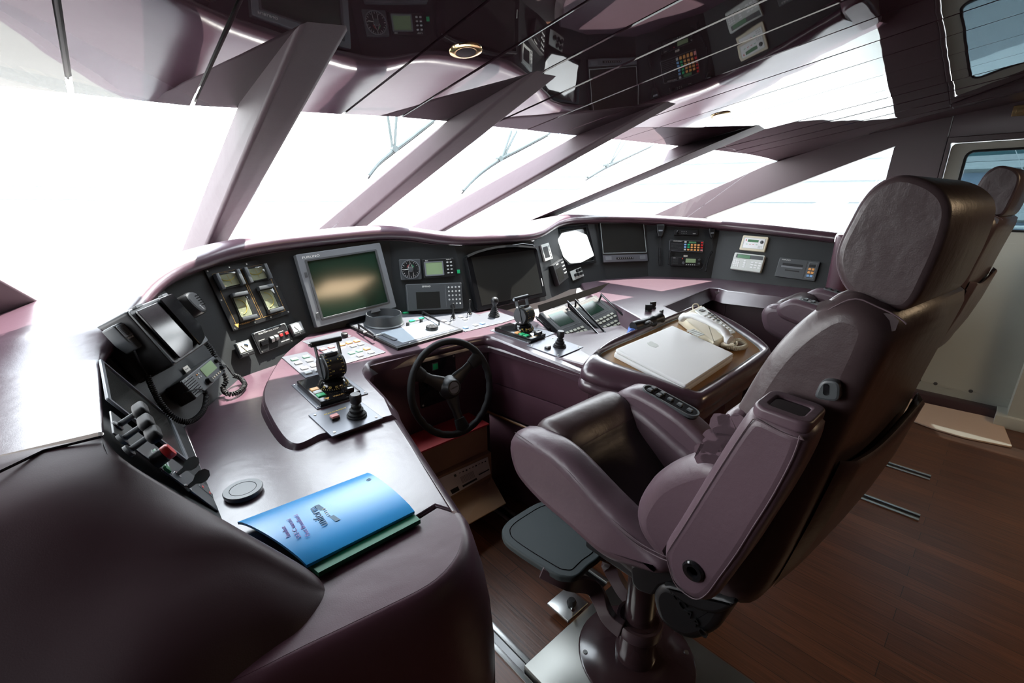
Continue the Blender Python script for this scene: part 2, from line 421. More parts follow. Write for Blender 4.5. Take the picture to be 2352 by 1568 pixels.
# ------------------------------------------------------------------ raked windscreen posts
PXA = [(690, 50), (1225, 163), (1529, 232), (1740, 287)]; PXB = [(810, 62), (1285, 175), (1556, 239), (1758, 296)]; PXD = [(540, 250), (1016, 282), (1312, 316), (1540, 343)]
PXL = [(410, 585), (732, 521), (946, 517), (1127, 524)]; PXR = [(470, 573), (816, 514), (1021, 525), (1152, 534)]; PXQ = [(527, 553), (853, 514), (1037, 525), (1190, 532)]
def onceil(u, v):
    d = ray(u, v); return CAM+d*((2.04-H)/(d.z+.159*d.y))
GL = []
for i in range(4):
    A, B, Dd = onceil(*PXA[i]), onceil(*PXB[i]), onceil(*PXD[i]); C = B+(Dd-A)
    r, q = oy(*PXR[i], 2.75), oy(*PXQ[i], 2.75); l = oy(*PXL[i], 3.25); c = q+(l-r)
    t = [A, B, C, Dd]; b = [r, q, c, l]
    b = [p+(p-k)*.22 for p, k in zip(b, t)]; t = [k+(k-p)*.03 for p, k in zip(b, t)]
    g = G(); g.hexa(b, t); o = struct(g.obj('window_post_%d' % (i+1), m_post, bevel=.014), 'leather covered windscreen post')
    GL.append((Dd, l))
b = [V((-.09, 2.33, 1.02)), V((-.23, 2.22, 1.02)), V((-.38, 2.42, 1.02)), V((-.24, 2.52, 1.02))]
t = [V((-.60, 1.22, 1.86)), V((-.72, 1.16, 1.86)), V((-.80, 1.42, 1.86)), V((-.66, 1.47, 1.86))]
g = G(); g.hexa(b, t); struct(g.obj('window_post_5', m_post, bevel=.012), 'leather covered post at the port corner')
# glass
def pane(name, pts):
    g = G(); n = (V(pts[1])-V(pts[0])).cross(V(pts[-1])-V(pts[0])).normalized()*.006
    g.hexa([V(p) for p in pts], [V(p)+n for p in pts]); struct(g.obj(name, m_glass))
BASE = [(-.72, 1.22, 1.0), (-.52, 1.75, 1.05), (-.22, 2.42, 1.09), (.33, 3.15, 1.12), (1.0, 3.38, 1.15), (1.55, 3.45, 1.16), (2.1, 3.45, 1.16), (2.6, 3.38, 1.18), (3.0, 3.2, 1.19), (3.75, 2.8, 1.2), (4.44, 2.15, 1.2), (4.44, .7, 1.17)]
pt = [V((-.70, 1.42, 1.84)), V((.455, 1.95, 1.73)), V((1.21, 1.8, 1.75)), V((2.0, 1.75, 1.76)), V((2.95, 1.7, 1.77)), V((4.45, 1.6, 1.79))]
pb = [V((-.22, 2.42, 1.08)), V((.40, 3.28, 1.1)), V((1.2, 3.44, 1.14)), V((1.95, 3.46, 1.15)), V((2.75, 3.34, 1.15)), V((4.45, 2.4, 1.2))]
for i in range(5): pane('window_%d' % (i+1), [pb[i], pb[i+1], pt[i+1], pt[i]])
pane('window_6', [V((XW+.03, .74, 1.1)), V((XW+.03, 2.25, 1.1)), V((XW+.03, 1.8, 1.42)), V((XW+.03, .74, 1.85))])
# ------------------------------------------------------------------ recessed ceiling lights
def downlight(p, label):
    n = V((0, -.159, -1)).normalized(); x = V((1, 0, 0)); m = frame(x, n.cross(x), p)
    t = empty('ceiling_downlight', label, 'ceiling light', m, 'brass ceiling lights')
    g = G(); g.lathe([(.028, .001), (.029, .004), (.036, .0045), (.046, .002), (.0475, -.002), (.044, -.004)]); g.obj('trim_ring', m_brass, t, world=False)
    g = G(); g.lathe([(.0285, .0042), (.024, .002), (.018, -.003), (.0, -.006)], n=24); g.obj('bulb', m_gloss, t, world=False)
    g = G(); g.lathe([(.0285, .004), (.0275, .0005), (.0285, .0002)]); g.obj('inner_ring', m_brass, t, world=False)
downlight(onceil(1070, 116)-V((0, 0, .001)), 'round brass ceiling light in the glossy panels between the first two windscreen posts')
downlight(onceil(1655, 263)-V((0, 0, .001)), 'round brass ceiling light beside the post nearest the starboard side window')
# warm lamp added unseen behind the camera to light floor and seat backs
al = bpy.data.lights.new('saloon_lamp', 'AREA'); ao = bpy.data.objects.new('saloon_lamp', al); COL.objects.link(ao)
al.energy = 30; al.size = .7; al.color = (1, .72, .45); ao.location = (2.9, -1.7, 2.12)
# ------------------------------------------------------------------ outside: the marina, washed out by the daylight
m_deck = mat('weathered_deck', (.20, .195, .185), .6)
m_hull = mat('white_hull', (.85, .86, .87), .3); m_band = mat('tinted_yacht_glass', (.30, .36, .46), .3); m_conc = mat('pale_concrete', (.62, .63, .62), .8)
m_teal = mat('teal_curtain_wall', (.05, .13, .14), .3); m_sea = mat('harbour_water', (.16, .18, .18), .25); m_wip = mat('grey_wiper_metal', (.05, .07, .07), .5); m_pale = mat('hazy_facade', (.34, .37, .39), .8)
g = G(); g.box((150, 300, -3.6), (1400, 1400, .4)); struct(g.obj('sea', m_sea), 'harbour water')
g = G()
g.prism([(-3.2, 3.6), (-2.2, 6.5), (1.775, 13), (5.7, 6.5), (6.7, 3.6), (6.4, 1.2), (5.6, -4), (5.0, -4), (4.9, 2.4), (3.4, 3.5), (.2, 3.5), (-1.3, 2.4), (-1.3, -4), (-2.0, -4), (-2.9, 1.2)], -.45, .55); struct(g.obj('foredeck', m_deck), 'white deck of the yacht outside the windows')
def polar(az, dist, z=-3.4):
    a = math.radians(az); return V((math.sin(a)*dist, math.cos(a)*dist, z))
def yacht(az, dist, L, label, rot, mast=False):
    t = empty('moored_yacht', label, 'boat', T(*polar(az, dist)) @ R(math.radians(rot), 'Z'), 'moored boats')
    g = G(); R_ = []
    for k in range(9):
        s = k/8; w = L*.13*min(1, 1.9*(1-s)**.6+.02)+.02; x = (s-.5)*L; hh = L*.085*(1+.45*s*s)
        R_.append([V((x, -w*.7, 0)), V((x, w*.7, 0)), V((x+.03*L*s, w, hh)), V((x+.03*L*s, -w, hh))])
    g.rings(R_); g.obj('hull', m_hull, t, world=False)
    g = G(); g.top([(-.38*L, -.09*L), (.14*L, -.09*L), (.22*L, 0), (.14*L, .09*L), (-.38*L, .09*L)], L*.08, L*.17, r=.05*L*.4, taper=.02*L); cab = g.obj('deckhouse', m_hull, t, world=False)
    g = G(); g.prism([(-.33*L, -.088*L), (.12*L, -.088*L), (.19*L, 0), (.12*L, .088*L), (-.33*L, .088*L)], L*.105, L*.135); g.obj('window_band', m_band, t, world=False)
    if mast:
        g = G(); g.tube([(0, 0, L*.15), (0, 0, L*1.15)], L*.008, 8); g.tube([(0, 0, L*.24), (-.4*L, 0, L*.25)], L*.007, 8)
        g.obj('mast', m_conc, t, world=False)
        g = G(); g.tube([(0, 0, L*1.12), (.5*L, 0, L*.1)], L*.0018, 5); g.tube([(0, 0, L*1.12), (-.5*L, 0, L*.1)], L*.0018, 5); g.obj('stay', m_conc, t, world=False)
    else:
        g = G(); g.tube([(-.2*L, -.07*L, L*.16), (-.24*L, -.06*L, L*.24), (-.24*L, .06*L, L*.24), (-.2*L, .07*L, L*.16)], L*.01, 8); g.obj('radar_arch', m_hull, t, world=False)
yacht(87.5, 21, 15, 'white motor yacht with a blue window band outside the door window', 8)
yacht(84.5, 46, 13, 'sailing boat whose mast and stays cross the door window', 80, True)
yacht(62, 70, 16, 'white yacht moored outside the starboard side window', 30)
yacht(71, 110, 15, 'white boat far outside the side window, nearer the post', 100)
yacht(3, 80, 18, 'faint white yacht outside the leftmost pane', 20)
yacht(-8, 120, 18, 'faint sailing boat at the left edge of the leftmost pane', 70, True)
yacht(22, 95, 20, 'faint white yacht between the first and second posts', 150)
yacht(33, 120, 20, 'faint white boat between the second and third posts', 10)
def building(az, dist, w, d, h, m, label, floors, cols, rot=0):
    t = empty('waterfront_building', label, 'building', T(*polar(az, dist, -3.4)) @ R(-math.radians(az)+rot, 'Z'), 'buildings across the harbour')
    g = G(); g.box((0, 0, h/2), (w, d, h)); g.obj('wall', m, t, world=False)
    for k in range(floors):
        z = h*(k+.62)/floors
        g = G(); g.box((0, -d/2, z), (w*.94, .3, h/floors*.5))
        g.obj('window_row', m_band, t, world=False)
        g = G(); g.box((0, -d/2-.6, h*(k+1)/floors), (w*1.01, 1.6, .5)); g.obj('balcony_slab', m_conc, t, world=False)
building(95, 70, 30, 12, 26, m_teal, 'tall teal glass building filling the door window', 6, 14)
building(94, 56, 22, 6, 7.5, m_conc, 'low white terrace building in front of the teal glass block', 2, 12)
building(70, 150, 70, 14, 15, m_pale, 'pale two storey building outside the starboard side window', 3, 9)
building(58, 240, 120, 14, 22, m_pale, 'long hazy building seen past the fourth post', 4, 16)
building(44, 420, 90, 14, 60, m_pale, 'hazy tower block above the third wiper', 12, 8)
building(20, 380, 110, 14, 16, m_pale, 'low hazy building seen between the first and second posts', 3, 12)
building(-2, 330, 90, 14, 12, m_pale, 'low hazy quay building outside the leftmost pane', 2, 12)
def wiper(px_struts, px_joint, px_blade, y, label):
    t = empty('windscreen_wiper', label, 'wiper', ID, 'windscreen wipers')
    for s in px_struts:
        g = G(); g.tube([oy(*s, y), oy(s[0]+(px_joint[0]-s[0])*.75, px_joint[1]-4, y)], .009, 8); g.obj('arm', m_wip, t)
    g = G(); g.lathe([(.0, -.02), (.02, -.02), (.02, .02), (0, .02)], T(*oy(*px_joint, y)) @ R(PI/2, 'X'), 12); g.obj('joint', m_wip, t)
    g = G(); P = smooth2([oy(*p, y) for p in px_blade], 4, False); g.tube(P, .012, 8); g.obj('blade', m_wip, t)
    g = G(); g.tube([p+V((0, .02, -.02)) for p in P], .006, 6); g.obj('blade_rubber', m_matte, t)
wiper([(890, 262), (911, 262)], (905, 342), [(1000, 272), (945, 315), (905, 345), (872, 372), (848, 402)], 2.75, 'wiper outside the pane between the first and second posts')
wiper([(1175, 300), (1187, 300)], (1147, 364), [(1262, 305), (1200, 338), (1147, 366), (1100, 400), (1064, 438)], 2.8, 'wiper outside the pane between the second and third posts')
wiper([(1425, 325), (1436, 325)], (1392, 380), [(1500, 332), (1440, 360), (1392, 383), (1350, 408)], 2.8, 'wiper outside the pane between the third and fourth posts')
# ------------------------------------------------------------------ daylight
w = bpy.data.worlds.new('sky'); SC.world = w; w.use_nodes = True; nt = w.node_tree; bg = nt.nodes['Background']
tc = nt.nodes.new('ShaderNodeTexCoord'); sx = nt.nodes.new('ShaderNodeSeparateXYZ'); rp = nt.nodes.new('ShaderNodeValToRGB')
nt.links.new(tc.outputs['Generated'], sx.inputs[0]); nt.links.new(sx.outputs['Z'], rp.inputs[0]); nt.links.new(rp.outputs[0], bg.inputs[0])
rp.color_ramp.elements[0].color = (1, 1, 1, 1); rp.color_ramp.elements[1].color = (.86, .93, 1, 1); rp.color_ramp.elements[1].position = .7
bg.inputs[1].default_value = 12.0
sl = bpy.data.lights.new('sun', 'SUN'); so = bpy.data.objects.new('sun', sl); COL.objects.link(so)
sl.energy = 32; sl.angle = math.radians(.8); sl.color = (1, .95, .86)
SAZ, SEL = math.radians(68), math.radians(66)
so.rotation_euler = V((-math.sin(SAZ)*math.cos(SEL), -math.cos(SAZ)*math.cos(SEL), -math.sin(SEL))).to_track_quat('-Z', 'Y').to_euler()
SC.view_settings.view_transform = 'Standard'; SC.view_settings.look = 'None'; SC.view_settings.gamma = 1; SC.view_settings.exposure = 0
SC.view_settings.use_curve_mapping = False
# ------------------------------------------------------------------ the helm console
BOT = [(.095, 1.071, .80), (.103, 1.556, .80), (.333, 1.90, .80), (.684, 2.04, .81), (1.088, 2.068, .83), (1.48, 1.933, .86), (2.07, 1.933, .88), (2.462, 2.068, .88), (2.866, 2.04, .88), (3.217, 1.90, .88), (3.50, 1.53, .88), (3.56, .79, .88)]
SZ = [None, (.146, 1.045), (.19, 1.179), (.123, 1.248), (.085, 1.277), (.145, 1.221), (.06, 1.212), (.143, 1.295), (.154, 1.298), (.12, 1.285), (.13, 1.25), (.12, 1.19)]
BOT = [V(p) for p in BOT]; dirs = [math.atan2(BOT[i+1].x-BOT[i].x, BOT[i+1].y-BOT[i].y) for i in range(11)]
TILT = [28, 27, 20, 13, 15, 17, 17, 19.5, 18.5, 18, 19]
NRM = []
for i in range(11):                         # each panel leans back from its lower edge
    e = (BOT[i+1]-BOT[i]).normalized(); h = V((e.y, -e.x, 0)).normalized(); t = math.radians(TILT[i])
    n = h*math.cos(t)+V((0, 0, math.sin(t))); n = (n-e*n.dot(e)).normalized(); NRM.append(n)
TOP = [oz(237, 1000, 1.03)]
for i in range(1, 12):
    if i < 11: dj = NRM[i-1].cross(NRM[i]); dj = dj if dj.z > 0 else -dj
    else: dj = NRM[10].cross((BOT[11]-BOT[10])); dj = dj if dj.z > 0 else -dj
    TOP.append(BOT[i]+dj*((SZ[i][1]-BOT[i].z)/dj.z))
TOP[1] += V((-.022, .0, .004)); TOP[0] = oz(231, 1000, 1.03)
RIDGE = [oz(231, 1000, 1.03), oz(258, 1035, 1.018), oz(300, 1068, 1.0), oz(400, 1130, .955), oz(550, 1216, .895), oz(700, 1304, .83), oz(746, 1350, .797)]
con = empty('helm_console', 'wraparound purple leather helm console under the windscreen with black instrument panels', 'console', T(1.775, 1.9, 0))
def fplane(i):                              # plane of the instrument panel between two joints
    return (BOT[i].copy(), NRM[i].copy())
FP = [fplane(i) for i in range(11)]
def pt2(i, u, v): return onp(u, v, *FP[i])
# instrument panels
g = G()
low = [BOT[1], BOT[0], V((.10, .85, .79)), V((.16, .70, .79))]
up = [TOP[1], RIDGE[0], RIDGE[3]-V((0, 0, .012)), RIDGE[6]-V((0, 0, .006))]
low = smooth2(low, 6, False); up = smooth2([TOP[1], RIDGE[0], RIDGE[2]-V((.01, 0, .01)), RIDGE[3]-V((.012, 0, .014)), RIDGE[4]-V((.012, 0, .014)), RIDGE[6]-V((0, 0, .006))], 6, False)
k = len(low); up2 = [up[round(i*(len(up)-1)/(k-1))] for i in range(k)]
g.grid([low, up2]); g.obj('fascia_panel', m_fascia, con)
for i in range(1, 11):
    g = G(); dn = V((0, 0, -.03)); g.face([BOT[i]+dn, BOT[i+1]+dn, TOP[i+1], TOP[i]])
    g.obj('fascia_panel', m_fascia, con)
# padded lip and the leather shelf that runs out to the glass
prof = [(0, -.004), (-.024, -.002), (-.040, .008), (-.046, .024), (-.042, .042), (-.028, .056), (-.006, .063), (.03, .064), (.10, .058)]
BASE = [V(p) for p in BASE]
def cat(P, x):
    i = min(int(x), len(P)-2); t = x-i; a, b, c, d = P[max(i-1, 0)], P[i], P[i+1], P[min(i+2, len(P)-1)]
    return .5*((2*b)+(c-a)*t+(2*a-5*b+4*c-d)*t*t+(3*b-a-3*c+d)*t**3)
lin = lambda x: TOP[min(int(x), 10)].lerp(TOP[min(int(x), 10)+1], x-min(int(x), 10))
Lp, Bp = [], []
for i in range(12):
    if i in (0, 11): xs = [float(i)]
    else: fr = .2 if i == 1 else .36; xs = [i-fr+2*fr*k/8 for k in range(9)]
    for x in xs:
        if i in (0, 11): p = TOP[i].copy()
        else:
            t = (x-i+fr)/(2*fr); p = lin(i-fr)*(1-t)**2+TOP[i]*2*t*(1-t)+lin(i+fr)*t*t
        Lp.append(p); Bp.append(cat(BASE, x))
rows = []
for k, (t, b) in enumerate(zip(Lp, Bp)):
    o = V((b.x-t.x, b.y-t.y, 0)).normalized(); f = min(1, .12+.88*k/7)
    r = [t+o*s*f+V((0, 0, z*f)) for s, z in prof]
    q = r[-1]
    for k in (.25, .5, .75, 1): r.append(q.lerp(b, k))
    rows.append(r)
# keep the first row flush with the pod joint
g = G(); g.grid(rows); g.obj('coaming', m_desk, con, angle=60, fix=True)
g = G(); g.tube([r[0]+V((0, 0, -.004)) for r in rows], .004, 6); g.obj('lip_piping', m_pod, con)
# rounded end pod in the foreground
E_ = [V((-.95, 1.25, .985)), V((-.9, .66, .7)), V((-.55, .60, .7)), V((-.22, .585, .7)), oz(500, 1580, .795), oz(600, 1514, .795), oz(692, 1448, .795), oz(738, 1405, .795), oz(748, 1374, .795)]
E_ = [E_[0], E_[1], E_[2], V((-.3, .585, .74)), V((-.1, .59, .79)), E_[5], E_[6], E_[8]]

RIDGE = [RIDGE[0], RIDGE[1], RIDGE[2], RIDGE[3], RIDGE[3].lerp(RIDGE[4], .5), RIDGE[4], RIDGE[5], RIDGE[6]]

RR = smooth2(RIDGE, 5, False); EE = smooth2(E_, 5, False); rows = []
for k, (r, e) in enumerate(zip(RR, EE)):
    row = [r+V((.006, .004, -.02)), r+V((.004, .003, -.006)), r]
    if k == 0:
        for t in (.02, .06, .12, .2, .32, .45, .6, .8, 1): row.append(r.lerp(e, t))
        for t in range(5): row.append(e+V((-.01*t, -.02*t, -.02*t)))
    else:
        for t in range(1, 15):
            q = t/14; s = q**1.8; c = max(0, 1-s**1.45)**(1/1.45)
            row.append(V((r.x+(e.x-r.x)*s, r.y+(e.y-r.y)*s, e.z+(r.z-e.z)*c+.012*math.sin(PI*min(1, s*3))*min(1, (r.z-.78)*6))))
    rows.append(row)
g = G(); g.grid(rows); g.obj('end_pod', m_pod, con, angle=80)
g = G(); g.tube([oz(232, 1003, 1.034), oz(100, 1035, 1.034), oz(0, 1083, 1.034), oz(-150, 1150, 1.03)], .0025, 6); g.obj('pod_seam', m_gloss, con)
# ---- lower desk
ZD = .80
def pod(u, v):                              # sloping plane of the raised port desk
    n = V((0, -.075, 1)).normalized(); return onp(u, v, V((0, 1.17, .805)), n)
def xy(p): return V((p.x, p.y))
D_ = [oz(957, 1190, ZD), oz(1002, 1162, ZD), oz(1043, 1175, ZD-.006), oz(905, 957, ZD), pod(886, 917), pod(842, 870), pod(838, 848), pod(862, 829), pod(970, 805), pod(1090, 776), pod(1128, 776), pod(1196, 803), pod(1342, 862)]
alc = [xy(p) for p in D_[3:]]
left = oz(957, 1190, ZD); ly = left.y
desk = [V((-.02, ly+.004)), xy(left)+V((0, .004)), xy(D_[1])+V((0, .004)), xy(oz(1040, 1172, ZD))+V((0, .004))]+alc+[V((1.62, 1.02)), V((2.1, 1.3)), V((2.1, 1.94))]+[V((p.x, p.y+.02)) for p in (BOT[6], BOT[5], BOT[4], BOT[3], BOT[2], BOT[1])]+[V((.085, 1.07)), V((.03, .9))]
g = G(); g.top(desk, .765, ZD, r=.006, seg=3); g.obj('desk_top', m_desk, con)
# soft bolster that closes the near end of the desk
cre = [xy(oz(*p, ZD)) for p in ((300, 1640), (520, 1566), (700, 1478), (860, 1402), (985, 1338), (1040, 1285), (1059, 1238), (1052, 1195), (1042, 1178))]
cre = smooth2(cre, 4, False)
bc = V((.1, .78)); rows = []
for k, p in enumerate(cre):
    s = k/(len(cre)-1)
    o = V((0, -1)) if s < .45 else (V((0, -1)).lerp(V((1, .12)), min(1, (s-.45)/.4))).normalized()
    row = []
    for d, z in ((0, .797), (.006, .797), (.018, .788), (.030, .765), (.046, .70), (.058, .62), (.064, .54), (.066, .47), (.060, .462), (.066, .455), (.066, .2), (.05, 0)):
        d2 = d*(1.0 if s < .5 else 1.0+.25*(s-.5)); row.append(V((p[0]+o[0]*d2, p[1]+o[1]*d2, z)))
    rows.append(row)
g = G(); g.grid(rows); g.obj('end_bolster', m_leather, con, angle=60)
pol = [V((-.3, ly-.004)), xy(left)+V((0, -.004)), xy(D_[1])+V((0, -.004)), xy(oz(1040, 1174, ZD))+V((0, -.004))]+list(reversed([V((q[0], q[1])) for q in cre]))+[V((-.3, .5))]
g = G(); g.prism(pol, .77, .7975); g.obj('end_top', m_leather, con)
# bevelled leather edge facing the pilot's knees
a = [oz(1042, 1172, ZD), oz(905, 957, ZD), pod(886, 917), pod(842, 870)]
g = G(); rows = []
for p in smooth2(a, 5, False): rows.append([p+V((-.004, 0, .001)), p+V((.006, 0, -.003)), p+V((.030, -.01, -.045)), p+V((.034, -.012, -.09)), p+V((.02, 0, -.11))])
g.grid(rows); g.obj('desk_edge', m_desk, con, angle=70)
# ---- raised oval desk that carries the levers
out = [(905, 957), (735, 1003), (690, 1024), (660, 1018), (636, 990), (612, 945), (604, 915), (612, 880), (645, 825), (690, 785), (745, 750), (850, 713), (950, 699), (1020, 697), (1090, 702), (1165, 714), (1235, 742), (1265, 765), (1362, 822), (1345, 862), (1196, 803)]
oo = [pod(*p) for p in out]
inn = [pod(1128, 776), pod(1090, 776), pod(970, 805), pod(862, 829), pod(838, 848), pod(842, 870), pod(886, 917)]
ring = [oo[0]]+smooth2(oo[1:17], 4, False)+oo[17:]+smooth2(inn, 3, False)
up = [V((p.x, p.y, p.z+.006)) for p in ring]
if area2([xy(p) for p in ring]) < 0: ring.reverse(); up.reverse()
in2 = inset([xy(p) for p in up], .006); in1 = inset([xy(p) for p in up], -.014)
g = G(); g.rings([[V((q[0], q[1], .79)) for q, p in zip(in1, up)], [V((p.x, p.y, p.z-.005)) for p in up], [V((q[0], q[1], p.z)) for q, p in zip(in2, up)]])
g.obj('raised_desk', m_desk, con, angle=35)
g = G(); g.tube([p+V((0, 0, -.004)) for p in smooth2(oo[1:17], 4, False)], .0022, 6); g.obj('edge_piping', m_stitch, con)
PODP = (pod(900, 800)+V((0, 0, .006)), V((0, -.075, 1)).normalized())
# ---- kneehole
def wall(pts, z1, name='knee_panel', m=m_leather, z0=0, th=.02, r=.004):
    for a, b in zip(pts, pts[1:]):
        g = G(); d = (b-a); L = d.length; x = V((d[0], d[1], 0)); mm = frame(x, V((0, 0, 1)), V((a[0], a[1], 0)))
        g.prism([(0.001, z0), (L-.001, z0), (L-.001, z1), (.001, z1)], -th, 0, mm, r, 2); g.obj(name, m, con)
def shift(p, d): return V((p[0]+d[0], p[1]+d[1]))
kp = [shift(alc[0], (-.03, 0)), shift(alc[2], (-.03, .0)), shift(alc[3], (-.02, .03)), shift(alc[5], (0, .03))]
wall([kp[0], kp[1], kp[2]], .77)
bw0, bw1 = shift(alc[3], (-.01, .035)), shift(alc[7], (.02, .05))
wall([bw0, bw1], .83, z0=.42)
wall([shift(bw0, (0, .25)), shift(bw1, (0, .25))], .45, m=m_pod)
r0 = shift(alc[8], (.03, .0)); r1 = shift(alc[9], (.05, .01)); r2 = V((1.70, .62))
wall([bw1, r1], .815, z0=.60); wall([bw1, r1], .596, z0=.44)
wall([r1, r2], .80, z0=.44); wall([bw1, r1, r2], .43, z0=0)
g = G(); g.tube([V((p[0], p[1], .435)) for p in (shift(bw1, (-.012, 0)), shift(r1, (-.012, 0)), shift(r2, (-.012, 0)))], .006, 6); g.obj('wood_strip', m_wood, con)
# soft edge below the starboard side of the desk
g = G(); a = [pod(970, 808), pod(1090, 780), pod(1128, 780), pod(1196, 806), pod(1345, 866)]
P = smooth2(a, 5, False); rows = [[p+V((0, 0, .003)), p+V((.0, -.006, -.004)), p+V((0, -.008, -.02)), p+V((.0, .004, -.034)), p+V((.02, .03, -.036))] for p in P]
g.grid(rows); g.obj('desk_edge', m_desk, con, angle=70)
# ---- starboard raised desk
ZS = .88
so_ = [(1410, 697), (1372, 684), (1345, 668), (1334, 648), (1340, 630), (1360, 614), (1400, 604), (1450, 601), (1500, 601), (1580, 616), (1640, 640)]
sp = [oz(*p, ZS) for p in so_]
sp = [xy(p) for p in smooth2(sp, 4, False)]
sp += [V((3.52, 1.53)), V((3.60, .74))]+[xy(oz(*p, ZS)) for p in ((1912, 693), (1670, 668), (1650, 662), (1630, 661), (1610, 669), (1528, 703), (1562, 718), (1495, 745))]
g = G(); p_ = ccw(sp); g.rings([[V((q[0], q[1], .80)) for q in inset(p_, -.03)], [V((q[0], q[1], ZS-.012)) for q in p_], [V((q[0], q[1], ZS-.003)) for q in inset(p_, .003)], [V((q[0], q[1], ZS)) for q in inset(p_, .012)]])
g.obj('raised_desk', m_desk, con, angle=50)
SP = (V((0, 0, ZS)), V((0, 0, 1)))
# copilot's kneehole, lined in leather
ck = [xy(oz(*p, ZS)) for p in ((1528, 703), (1630, 661), (1668, 668), (1912, 693))]
ck = [shift(ck[0], (.0, .02)), shift(ck[1], (.02, .03)), shift(ck[2], (.03, .0)), shift(ck[3], (.03, 0))]
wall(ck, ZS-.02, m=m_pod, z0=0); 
g = G(); d = ck[1]-ck[0]; mm = frame(V((d[0], d[1], 0)), V((0, 0, 1)), V((ck[0][0], ck[0][1], 0))); L = d.length
g.prism([(.04, .62), (L*.93, .66), (L*.93, .80), (.04, .76)], 0.002, .014, mm, .004, 2); g.obj('glove_tray', m_leather, con)
# rounded leather post that ends the starboard instruments
g = G(); e0 = oz(1893, 668, ZS); ys = e0.y
pr = roundpoly([(3.545, ys+.005), (3.545, ys-.11), (3.85, ys-.13), (4.15, ys-.1), (4.15, ys+.03)], .06, 5)
g.prism(pr, .80, 1.245, ID, .02, 3); g.obj('end_post', m_leather, con)
# starboard lower body of the console
g = G(); g.prism([(2.25, 1.55), (2.6, 1.95), (3.5, 1.6), (3.6, .75), (3.64, .75), (3.64, 1.7), (2.6, 2.2), (1.9, 2.2), (1.3, 2.1), (1.3, 1.75), (2.1, 1.72)], .0, .72); g.obj('plinth', m_pod, con)
# ------------------------------------------------------------------ instruments in the black panels
def lift(pl, z): return (pl[0]+pl[1]*z, pl[1])
def dev(name, label, cat, px, pl, z=0, group=None):
    return quad(px, lift(pl, z)).thing(name, label, cat, group)
def plate(d, m, h=.006, r=.004, z0=0, edge=.0015, name='body', grow=0):
    g = G(); g.top(rrect(d.w+grow, d.h+grow, r), z0, z0+h, r=edge); return d.part(g, name, m)
def pad(d, m, cx, cy, w, h, z0, z1, name, r=.001, parent=None, edge=.0006):
    g = G(); g.top(rrect(w, h, r, 2, cx, cy), z0, z1, r=edge, seg=1); return d.part(g, name, m, parent)
def knob(d, m, cx, cy, r, z0, z1, name='knob', n=18, parent=None, prof=None):
    g = G(); g.lathe(prof or [(r, z0), (r*.97, z1-.001), (r*.86, z1), (0, z1)], T(cx, cy, 0), n); return d.part(g, name, m, parent)
def screw(d, cx, cy, z, r=.004): return knob(d, m_steel, cx, cy, r, z, z+.0018, 'screw', 10, prof=[(r, z), (r*.8, z+.0018), (r*.2, z+.0014), (0, z+.0014)])
def line(d, pts, wd, z, m, name='line', closed=False, parent=None):
    g = G(); g.tube([V((p[0], p[1], z)) for p in pts], wd/2, 5, closed); return d.part(g, name, m, parent)
def letter(d, body, size, m, fx, fy, z, sx=1, parent=None, rot=0):
    p = d.f(fx, fy); return text(body, size, parent or d.o, m, (p.x, p.y, z), rot, sx=sx)
def slots(d, m, cx, cy, w, h, n, z, name='speaker_grille', parent=None):
    for k in range(n): pad(d, m, cx, cy+h*(k/(n-1)-.5), w, h/n*.45, z-.001, z+.0008, name, parent=parent)
A, B_, C_, D2, E2, F2, G2, H2, I2, J2, K2 = FP
# ---- port panel: screen, pull handles, keys
d = dev('flat_screen', 'unlit flat screen sunk in the port instrument panel beside the pull handles', 'screen', [(240, 914), (229, 822), (390, 970), (436, 1072)], A)
g = G(); ringpoly(g, rrect(d.w, d.h, .004), rrect(d.w-.02, d.h-.02, .002), 0, .006, ID); d.part(g, 'bezel', m_bezel, bevel=.001)
pad(d, m_screenb, 0, 0, d.w-.02, d.h-.02, 0, .002, 'screen')
na = A[1]
def stand(px, h): b = onp(*px, *A); return b, b+na*h
pnl = dev('switch_panel', 'narrow dark switch plate between the port screen and the padded lip', 'control panel', [(262, 1012), (252, 938), (478, 1128), (492, 1160)], A)
plate(pnl, m_grey, .003, .002)
pad(pnl, m_rubber, 0, pnl.h*.0+pnl.w*0, pnl.w*.9, .004, .003, .005, 'edge_strip')
for i, (b0, hd) in enumerate((((266, 981), (291, 959)), ((277, 1012), (303, 993)), ((292, 1038), (317, 1027)))):
    b = onp(*b0, *A); m = frame(V((0, 1, 0)), na.cross(V((0, 1, 0))), b)
    t = empty('pull_handle', ['black T shaped pull handle furthest from the red button, on the port switch plate', 'middle black T shaped pull handle on the port switch plate', 'black T shaped pull handle nearest the red button'][i], 'handle', m, 'black pull handles')
    g = G(); g.lathe([(.012, 0), (.012, .006), (.006, .008), (.005, .04)], n=14); g.obj('shaft', m_grey, t, world=False)
    g = G(); g.prism(smooth2([(-.026, .0), (-.022, .010), (-.008, .012), (.008, .012), (.022, .010), (.026, 0), (.022, -.010), (.008, -.011), (-.008, -.011), (-.022, -.010)], 3), .036, .058, ID, .006); g.obj('grip', m_matte, t, world=False)
b = onp(352, 1062, *A); m = frame(V((0, 1, 0)), na.cross(V((0, 1, 0))), b)
t = empty('push_button', 'round red push button on a black collar on the port switch plate', 'button', m)
g = G(); g.lathe([(.016, 0), (.016, .022), (.014, .024)], n=20); g.obj('collar', m_black, t, world=False)
g = G(); g.lathe([(.0135, .022), (.0155, .024), (.0155, .034), (.013, .037), (0, .0375)], n=24); g.obj('cap', m_red, t, world=False)
